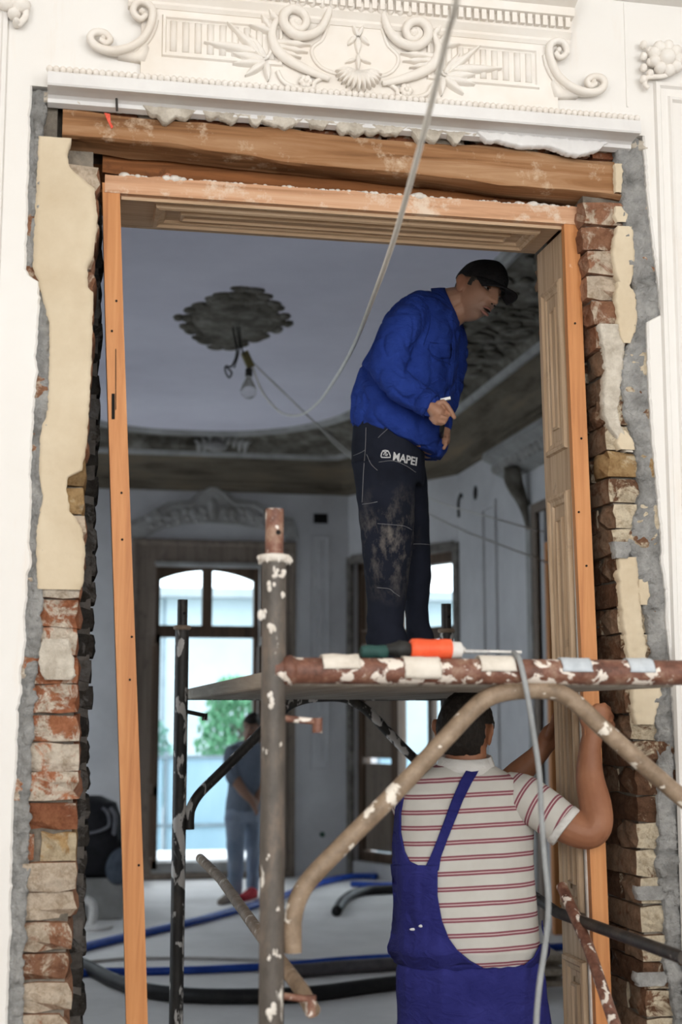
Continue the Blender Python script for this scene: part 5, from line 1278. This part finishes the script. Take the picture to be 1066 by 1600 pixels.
def ribbon(pts, w):
    V = []; Fq = []; n = len(pts)
    for i, (x, y) in enumerate(pts):
        x0, y0 = pts[max(i - 1, 0)]; x1, y1 = pts[min(i + 1, n - 1)]; L = math.hypot(x1 - x0, y1 - y0) or 1; nx, ny = -(y1 - y0) / L * w, (x1 - x0) / L * w
        V += [(x + nx, y + ny), (x - nx, y - ny)]
        if i: Fq.append((2 * i - 2, 2 * i - 1, 2 * i + 1, 2 * i))
    return V, Fq
for pts, w in (([(595.5, 713), (596.5, 708), (598.5, 704.2), (602, 703.6), (606.5, 704.4), (608.5, 708), (610, 712), (610, 714.6), (603, 714.9), (596.5, 714.6), (595.5, 713)], .8), ([(599.5, 711), (601, 708), (603, 707.2), (603.6, 709.5), (602, 711.6), (604.5, 712), (606, 709)], .7), ([(598.5, 704.8), (602, 706.2), (606.5, 705)], .6)):
    V, Fq = ribbon(pts, w); print_mesh(V, Fq, 'emblem')
# boots
def boot(px, dz, parent, mat='shoe_dark', yaw=0.0, z=Z1, zfloor=1.815, L=.27, s=1.0, dirv=None):
    a = DP(px, 1050, z + dz); c = Vector((a.x, a.y, zfloor)); d = dirv or (Vector((RGT.x, RGT.y, 0)) - Vector((FWD.x, FWD.y, 0)) * .25).normalized(); sd = Vector((-d.y, d.x, 0)); m = MB(); rings = []
    for t, w, h in ((-.09, .020, .05), (-.085, .034, .085), (-.03, .040, .105), (.04, .044, .085), (.10, .048, .06), (.15, .042, .05), (.18, .026, .036), (.185, .012, .02)):
        rings.append([c + d * t * s + sd * (w * s * math.copysign(abs(math.cos(k)) ** .6, math.cos(k))) + Vector((0, 0, max(.002, (h * .5 + h * .5 * math.copysign(abs(math.sin(k)) ** .7, math.sin(k))) * s))) for k in [2 * math.pi * q / 18 for q in range(18)]])
    m.loft(rings, True); return m.build('boot', mat, parent, True)
boot(608, -.08, man1); boot(658, .13, man1)
# tool in his hand: dark handle with a bright head
ht = thing('small_hammer', Q(692, 650, hz), 'small dark-handled tool with bright metal head held in the capped man\'s fist', 'tool')
m = MB(); m.tube([Q(694, 626, hz - .005), Q(693, 645, hz - .008), Q(691, 668, hz - .0), Q(690, 682, -.10)], [.0105, .0105, .009, .008], 10); m.build('handle', 'tool_black', ht, True)
m = MB(); m.bar(Q(688.5, 626, hz - .006), Q(704, 622.5, hz - .006), .022, .010); m.build('head', 'steel', ht)

# ---------- the man holding the casing, seen from behind
Z2 = 4.27
def S(px, py, dz=0.0): return DP(px, py, Z2 + dz)
SHIRT = [((692, 1190), (762, 1192), .060), ((672, 1200), (785, 1204), .075), ((646, 1214), (812, 1216), .095), ((630, 1235), (826, 1232), .11), ((622, 1265), (834, 1262), .118), ((618, 1310), (834, 1310), .122), ((620, 1370), (834, 1370), .124), ((622, 1430), (838, 1430), .128), ((622, 1480), (844, 1480), .130), ((632, 1508), (836, 1508), .115), ((650, 1530), (820, 1530), .09)]
SL_R = crv([(S(792, 1238, .0), .062, .070), (S(818, 1246, -.03), .070, .072), (S(848, 1264, -.06), .066, .066), (S(882, 1291, -.085), .062, .062)], 5)
ARM_R = crv([(S(850, 1266, -.06), .052, .052), (S(890, 1292, -.09), .052, .052), (S(920, 1300, -.10), .050, .050), (S(933, 1286, -.10), .047, .047), (S(930, 1255, -.07), .049, .046), (S(922, 1215, -.03), .043, .042), (S(922, 1175, -.015), .034, .032), (S(926, 1150, -.01), .031, .026)], 5)
SL_L = crv([(S(650, 1240, .02), .06, .066), (S(645, 1258, .12), .065, .065), (S(668, 1272, .22), .060, .060)], 5)
ARM_L = crv([(S(648, 1255, .10), .05, .05), (S(690, 1272, .28), .048, .048), (S(760, 1250, .38), .046, .046), (S(812, 1207, .37), .042, .040), (S(838, 1182, .36), .033, .030), (S(850, 1168, .36), .030, .028)], 5)
HM2 = basis(S(727, 1143, .02), (.42, -.10, -.90), (.05, .99, -.06))
OVR = [((622, 1504), (847, 1500), .134), ((619, 1512), (849, 1510), .140), ((618, 1524), (851, 1523), .145), ((618, 1540), (854, 1540), .150), ((620, 1570), (858, 1570), .155), ((617, 1610), (862, 1610), .16), ((614, 1670), (866, 1670), .155)]
def leg2(c0, c1, dz): return [((c0 - 62, 1640), (c0 + 62, 1640), .125, dz), ((c0 - 58, 1720), (c0 + 56, 1720), .115, dz), ((lerp(c0, c1, .5) - 50, 1810), (lerp(c0, c1, .5) + 50, 1810), .095, dz), ((c1 - 46, 1900), (c1 + 46, 1900), .09, dz), ((c1 - 44, 1975), (c1 + 44, 1975), .085, dz)]
mb = MB(); slabs(mb, Z2, SHIRT, shrink=.86); slabs(mb, Z2, OVR, shrink=.84); slabs(mb, Z2, leg2(676, 668, -.02), shrink=.75); slabs(mb, Z2, leg2(802, 812, .05), shrink=.75)
limb(mb, [(p, a, b) for p, a, b in SL_R[:8]]and[(p, a * .7, b * .7) for p, a, b in SL_R]); limb(mb, ARM_R); limb(mb, [(p, a * .7, b * .7) for p, a, b in SL_L]); limb(mb, ARM_L)
head_into(mb, HM2, 64, 50)
limb(mb, [(S(727, 1212, -.01), .072, .066), (S(728, 1192, .0), .064, .062), (S(729, 1165, .012), .060, .062)])
# right hand gripping the casing edge: fingers round the outer side, thumb on the face
kz = .0
limb(mb, [(S(926, 1150, -.01), .031, .024), (S(929, 1136, -.012), .036, .022), (S(934, 1122, -.014), .038, .020), (S(938, 1112, -.012), .032, .018)], FWD)
finger(mb, [S(934, 1112, -.012), S(944, 1102, -.006), S(951, 1108, .02), S(950, 1112, .06)], .0115, .0085)
finger(mb, [S(940, 1118, -.012), S(951, 1112, -.004), S(956, 1120, .02), S(953, 1124, .06)], .0115, .0085)
finger(mb, [S(942, 1128, -.010), S(954, 1126, -.002), S(958, 1133, .02), S(954, 1137, .06)], .011, .008)
finger(mb, [S(940, 1138, -.008), S(953, 1140, .0), S(957, 1146, .02), S(953, 1149, .05)], .0105, .0078)
finger(mb, [S(918, 1140, -.012), S(911, 1126, -.006), S(909, 1112, .0), S(910, 1102, .002)], .0125, .0095)
# left hand flat on the back edge of the lining, thumb up
lz = .36
limb(mb, [(S(850, 1168, lz), .030, .024), (S(857, 1156, lz), .036, .022), (S(864, 1144, lz - .005), .034, .020), (S(870, 1136, lz - .01), .026, .016)], FWD)
finger(mb, [S(858, 1150, lz - .02), S(862, 1138, lz - .03), S(866, 1126, lz - .03), S(868, 1116, lz - .03)], .0130, .0100)
for k in range(4): finger(mb, [S(866, 1140 + k * 6, lz - .01), S(874, 1138 + k * 7, lz + .0), S(880, 1140 + k * 7, lz + .02), S(884, 1143 + k * 7, lz + .05)], .0105, .0078)
body2 = remesh(mb, 'person', .0045, 2)
man2 = put('person', body2, 'skin_brown'); tag(man2, 'dark-haired man in striped polo and blue overalls holding the door casing, back turned', 'person')
face_parts(HM2, man2)
hair_shell(HM2, 'hair', 'hair_dark', man2, lambda p: (min(.03, p.z - (.045 if p.y > .05 else .012 if p.y > .015 else -.045 - .02 * min(1, max(0, -p.y / .05)))) if p.y < .085 else -.02) if not (abs(p.x) > .055 and -.035 < p.y < .012 and p.z < .026) else -.02, 1.085, .006)
# striped shirt
t = NT('shirt_striped'); at = t.n('ShaderNodeAttribute'); at.attribute_name = 'stripe'; fr = t.math('FRACT', at.outputs['Fac'])
def band(a, b): return t.math('MULTIPLY', t.math('GREATER_THAN', fr, a), t.math('LESS_THAN', fr, b))
ln = t.math('ADD', band(.28, .40), band(.47, .59)); ln2 = band(.40, .47)
c = t.ramp(t.noise(t.pos(), 6, 4), [(.3, (.56, .535, .49)), (.7, (.66, .64, .60))])
c = t.mix(ln, c, (.26, .085, .11)); c = t.mix(t.math('MULTIPLY', ln2, .5), c, (.62, .40, .40)); t.color(c); t.bump(t.noise(t.pos(), 260, 2), .2, .001); t.fin(.9, .2)
def striped(mb_rings, name, parent, coord, wr):
    m = MB()
    for rg in mb_rings: m.loft(rg, True)
    me = m.mesh(name); bm = bmesh.new(); bm.from_mesh(me); bmesh.ops.subdivide_edges(bm, edges=bm.edges, cuts=2, use_grid_fill=True); bm.to_mesh(me); bm.free()
    a = me.attributes.new('stripe', 'FLOAT', 'POINT')
    for i, v_ in enumerate(me.vertices): a.data[i].value = coord(v_.co)
    me.update(); ns = [v_.normal.copy() for v_ in me.vertices]
    for v_, n_ in zip(me.vertices, ns): v_.co = v_.co + n_ * wr(v_.co)
    return put(name, me, 'shirt_striped', parent, True)
def dense(rows, k=4):
    out = []
    for r0, r1 in zip(rows, rows[1:]):
        for i in range(k):
            f = i / k; out.append(tuple((lerp(a[0], b[0], f), lerp(a[1], b[1], f)) if isinstance(a, tuple) else lerp(a, b, f) for a, b in zip(r0, r1)))
    out.append(rows[-1]); return out
swr = lambda co: .004 * noise.noise(Vector((co.x * 9, co.y * 9, co.z * 7))) + .0025 * noise.noise(Vector((co.x * 24, co.y * 24, co.z * 12)))
rg = slabs(MB(), Z2, dense(SHIRT), 40, 1.0, .85)
PER = .0450
shirt = striped([rg], 'polo_shirt', man2, lambda c: (c.z - .012 * math.sin((c.x - 1.1) * 5) - 1.0) / PER, swr)
def tube_rings(nodes, n=24):
    P = [a[0] for a in nodes]; out = []
    for i in range(len(P)):
        tt = (P[min(i + 1, len(P) - 1)] - P[max(i - 1, 0)]).normalized(); v_ = (FWD - tt * FWD.dot(tt)).normalized(); u = tt.cross(v_); out.append(egg(P[i], nodes[i][1], nodes[i][2], u, v_, n))
    return out
for nodes in (SL_R, SL_L):
    a0 = nodes[0][0]; ax = (nodes[-1][0] - a0).normalized()
    striped([tube_rings(nodes)], 'sleeve', shirt, lambda c, a0=a0, ax=ax: (c - a0).dot(ax) / PER + .1, swr)
    e = nodes[-1]; m = MB(); m.lathe(e[0], e[0] - nodes[-3][0], [(-.014, e[1] + .001), (-.012, e[1] + .004), (.008, e[1] + .004), (.010, e[1] - .004), (-.004, e[1] - .008)], 24); m.build('sleeve_hem', 'collar_white', shirt, True)
m = MB(); g = []
for r_, dy, lift in ((.068, 0, 0), (.070, -14, 0), (.0705, -22, 0), (.076, -22, 0), (.084, -10, 0), (.090, 4, 0)):
    c_ = S(728, 1203 + dy, .0); g.append([c_ + RGT * (math.cos(a) * r_ * 1.02) + Vector((FWD.x, FWD.y, 0)).normalized() * (math.sin(a) * r_) + Vector((0, 0, .010 * math.sin(a))) for a in [2 * math.pi * k / 30 for k in range(30)]])
m.loft(g, False); o = m.build('collar', 'collar_white', shirt, True); md = o.modifiers.new('s', 'SOLIDIFY'); md.thickness = .004
sme = shirt.data; sb_ = BVHTree.FromPolygons([v_.co for v_ in sme.vertices], [tuple(p.vertices) for p in sme.polygons])
# overalls: trousers, back panel and straps
mb = MB(); slabs(mb, Z2, OVR); slabs(mb, Z2, leg2(676, 668, -.02)); slabs(mb, Z2, leg2(802, 812, .05))
def ow(co, nr):
    return .007 * noise.noise(Vector((co.x * 30, co.y * 30, co.z * 3))) + .006 * noise.noise(Vector((co.x * 9, co.y * 9, co.z * 12)))
ome = remesh(mb, 'overalls', .009, 2, ow); ovr = put('overalls', ome, 'overall_blue', man2)
fold = lambda x, y: .004 + .006 * noise.noise(Vector((x * .085, y * .012, 1))) + .016 * g2(y - 1486, 20) - (.016 * min(1, (y - 1500) / 22) if y > 1500 else 0)
sheet(sb_, [(1352, 612, 686), (1362, 611, 684), (1400, 611, 684), (1440, 610, 691), (1465, 609, 701), (1485, 608, 715), (1502, 608, 735), (1514, 608, 757), (1523, 610, 785), (1530, 612, 812)], Z2, .008, 'back_panel', 'overall_blue', ovr, 26, .005, fold)
sheet(sb_, [(1438, 849, 856), (1460, 847, 857), (1480, 843, 858), (1497, 834, 858), (1510, 818, 858), (1519, 796, 858), (1526, 770, 858), (1534, 760, 858)], Z2, .010, 'side_panel', 'overall_blue', ovr, 12, .005, fold)
sheet(sb_, [(1196, 733, 752), (1205, 728, 748), (1222, 718, 738), (1250, 706, 724), (1280, 695, 712), (1310, 684, 700), (1340, 672, 689), (1360, 662, 686)], Z2, .007, 'strap', 'overall_blue', ovr, 6, .005)
sheet(sb_, [(1222, 628, 640), (1240, 620, 632), (1270, 614, 626), (1300, 612, 626), (1330, 612, 632), (1346, 612, 640), (1358, 612, 666)], Z2, .007, 'strap', 'overall_blue', ovr, 6, .005)
for pts in ([(612, 1352), (625, 1350), (640, 1357), (664, 1357)], ):
    seam(sb_, pts, Z2, .003, 'seam', 'overall_blue', ovr, .012)
blob2 = MB(); blob2.ellip(drape(sb_, 646, 1452, .016, Z2), .012, .003, .004, None, 8, 6); blob2.ellip(drape(sb_, 658, 1447, .016, Z2), .008, .003, .004, None, 8, 6); blob2.build('paint_mark', 'print_white', ovr, True)
for px, dz in ((668, -.02), (812, .05)): boot(px, dz, man2, z=Z2, zfloor=0.0, dirv=Vector((FWD.x, FWD.y, 0)).normalized())

# ---------- the man by the far window
Z3_ = 13.5
def T(px, py, dz=0.0): return DP(px, py, Z3_ + dz)
TEE = [((372, 1157), (398, 1158), .07), ((362, 1166), (408, 1168), .10), ((357, 1180), (412, 1182), .12), ((358, 1210), (410, 1210), .13), ((354, 1245), (410, 1245), .135), ((352, 1268), (410, 1268), .13)]
JP = [((353, 1258), (408, 1258), .125), ((350, 1285), (409, 1285), .13)]
JL = [((350, 1275), (384, 1277), .09, -.05), ((353, 1310), (384, 1312), .085, -.05), ((356, 1350), (382, 1352), .075, -.05), ((356, 1385), (379, 1387), .07, -.05), ((356, 1404), (377, 1405), .07, -.05)]
JR = [((380, 1275), (409, 1277), .09, .10), ((382, 1310), (408, 1312), .085, .13), ((385, 1350), (406, 1352), .075, .16), ((385, 1392), (404, 1393), .07, .18)]
SLF = [(T(362, 1176, -.08), .075, .075), (T(360, 1196, -.10), .075, .075), (T(364, 1216, -.12), .07, .07)]
ARF = [(T(362, 1200, -.10), .055, .055), (T(370, 1222, -.13), .052, .052), (T(383, 1240, -.16), .045, .045), (T(393, 1250, -.16), .038, .038), (T(398, 1258, -.16), .035, .04), (T(400, 1266, -.16), .022, .03)]
ARG = [(T(409, 1178, .06), .06, .06), (T(414, 1215, .06), .05, .05), (T(402, 1248, -.1), .04, .04), (T(399, 1258, -.12), .03, .03)]
HM3 = basis(T(394, 1133, -.02), (-.25, -.35, .90), (.05, .95, .35))
mb = MB(); slabs(mb, Z3_, TEE, shrink=.85); slabs(mb, Z3_, JP, shrink=.85); slabs(mb, Z3_, JL, shrink=.75); slabs(mb, Z3_, JR, shrink=.75); limb(mb, ARF); limb(mb, ARG)
head_into(mb, HM3, 48, 40); limb(mb, [(T(389, 1166), .065), (T(390, 1152), .058), (T(392, 1142, -.01), .055)])
for k in range(4): finger(mb, [T(398 + k, 1262, -.17), T(399 + k * 1.6, 1268, -.18), T(399 + k * 1.4, 1273, -.17)], .010, .008)
finger(mb, [T(396, 1259, -.18), T(399, 1263, -.20), T(402, 1266, -.19)], .011, .009)
man3 = put('person', remesh(mb, 'person', .008, 2), 'skin_far'); tag(man3, 'man in grey T-shirt and faded jeans standing at the far bright window', 'person')
face_parts(HM3, man3)
hair_shell(HM3, 'hair', 'hair_dark', man3, lambda p: min(.03, p.z - (.055 if p.y > .04 else .01 if p.y > 0 else -.05)), 1.09, .004)
mb = MB(); slabs(mb, Z3_, TEE); limb(mb, SLF); limb(mb, [(T(408, 1172, .04), .075), (T(413, 1205, .06), .07)])
put('t_shirt', remesh(mb, 't_shirt', .014, 3, lambda c, n: .008 * noise.noise(c * 8)), 'tee_grey', man3)
mb = MB(); slabs(mb, Z3_, JP); slabs(mb, Z3_, JL); slabs(mb, Z3_, JR)
put('jeans', remesh(mb, 'jeans', .014, 3, lambda c, n: .008 * noise.noise(Vector((c.x * 8, c.y * 8, c.z * 14)))), 'jeans_faded', man3)
for px, dz, mat in ((364, -.05, 'shoe_beige'), (394, .18, 'shoe_red')):
    b_ = boot(px, dz, man3, mat, z=Z3_, zfloor=0.0, dirv=(Vector((-RGT.x, -RGT.y, 0)) * .5 - Vector((FWD.x, FWD.y, 0))).normalized(), s=1.05)
    b_.name = 'shoe'
import math, numpy as np
F=2222.2; YAW=math.radians(11); PIT=math.radians(8.2); C=np.array([0,-4.0,1.7])
fwd=np.array([math.sin(YAW)*math.cos(PIT),math.cos(YAW)*math.cos(PIT),math.sin(PIT)])
rt=np.array([math.cos(YAW),-math.sin(YAW),0]); up=np.cross(rt,fwd)
def ray(px,py): return fwd+rt*(px-533)/F+up*(800-py)/F
def W(px,py,Y): d=ray(px,py); return C+d*((Y-C[1])/d[1])
def WX(px,py,X): d=ray(px,py); return C+d*((X-C[0])/d[0])
def WZ(px,py,Z): d=ray(px,py); return C+d*((Z-C[2])/d[2])
def D(px,py,z): return C+ray(px,py)*z
def pr(p):
    v=np.array(p)-C; z=v@fwd; return (533+F*(v@rt)/z, 800-F*(v@up)/z, z)
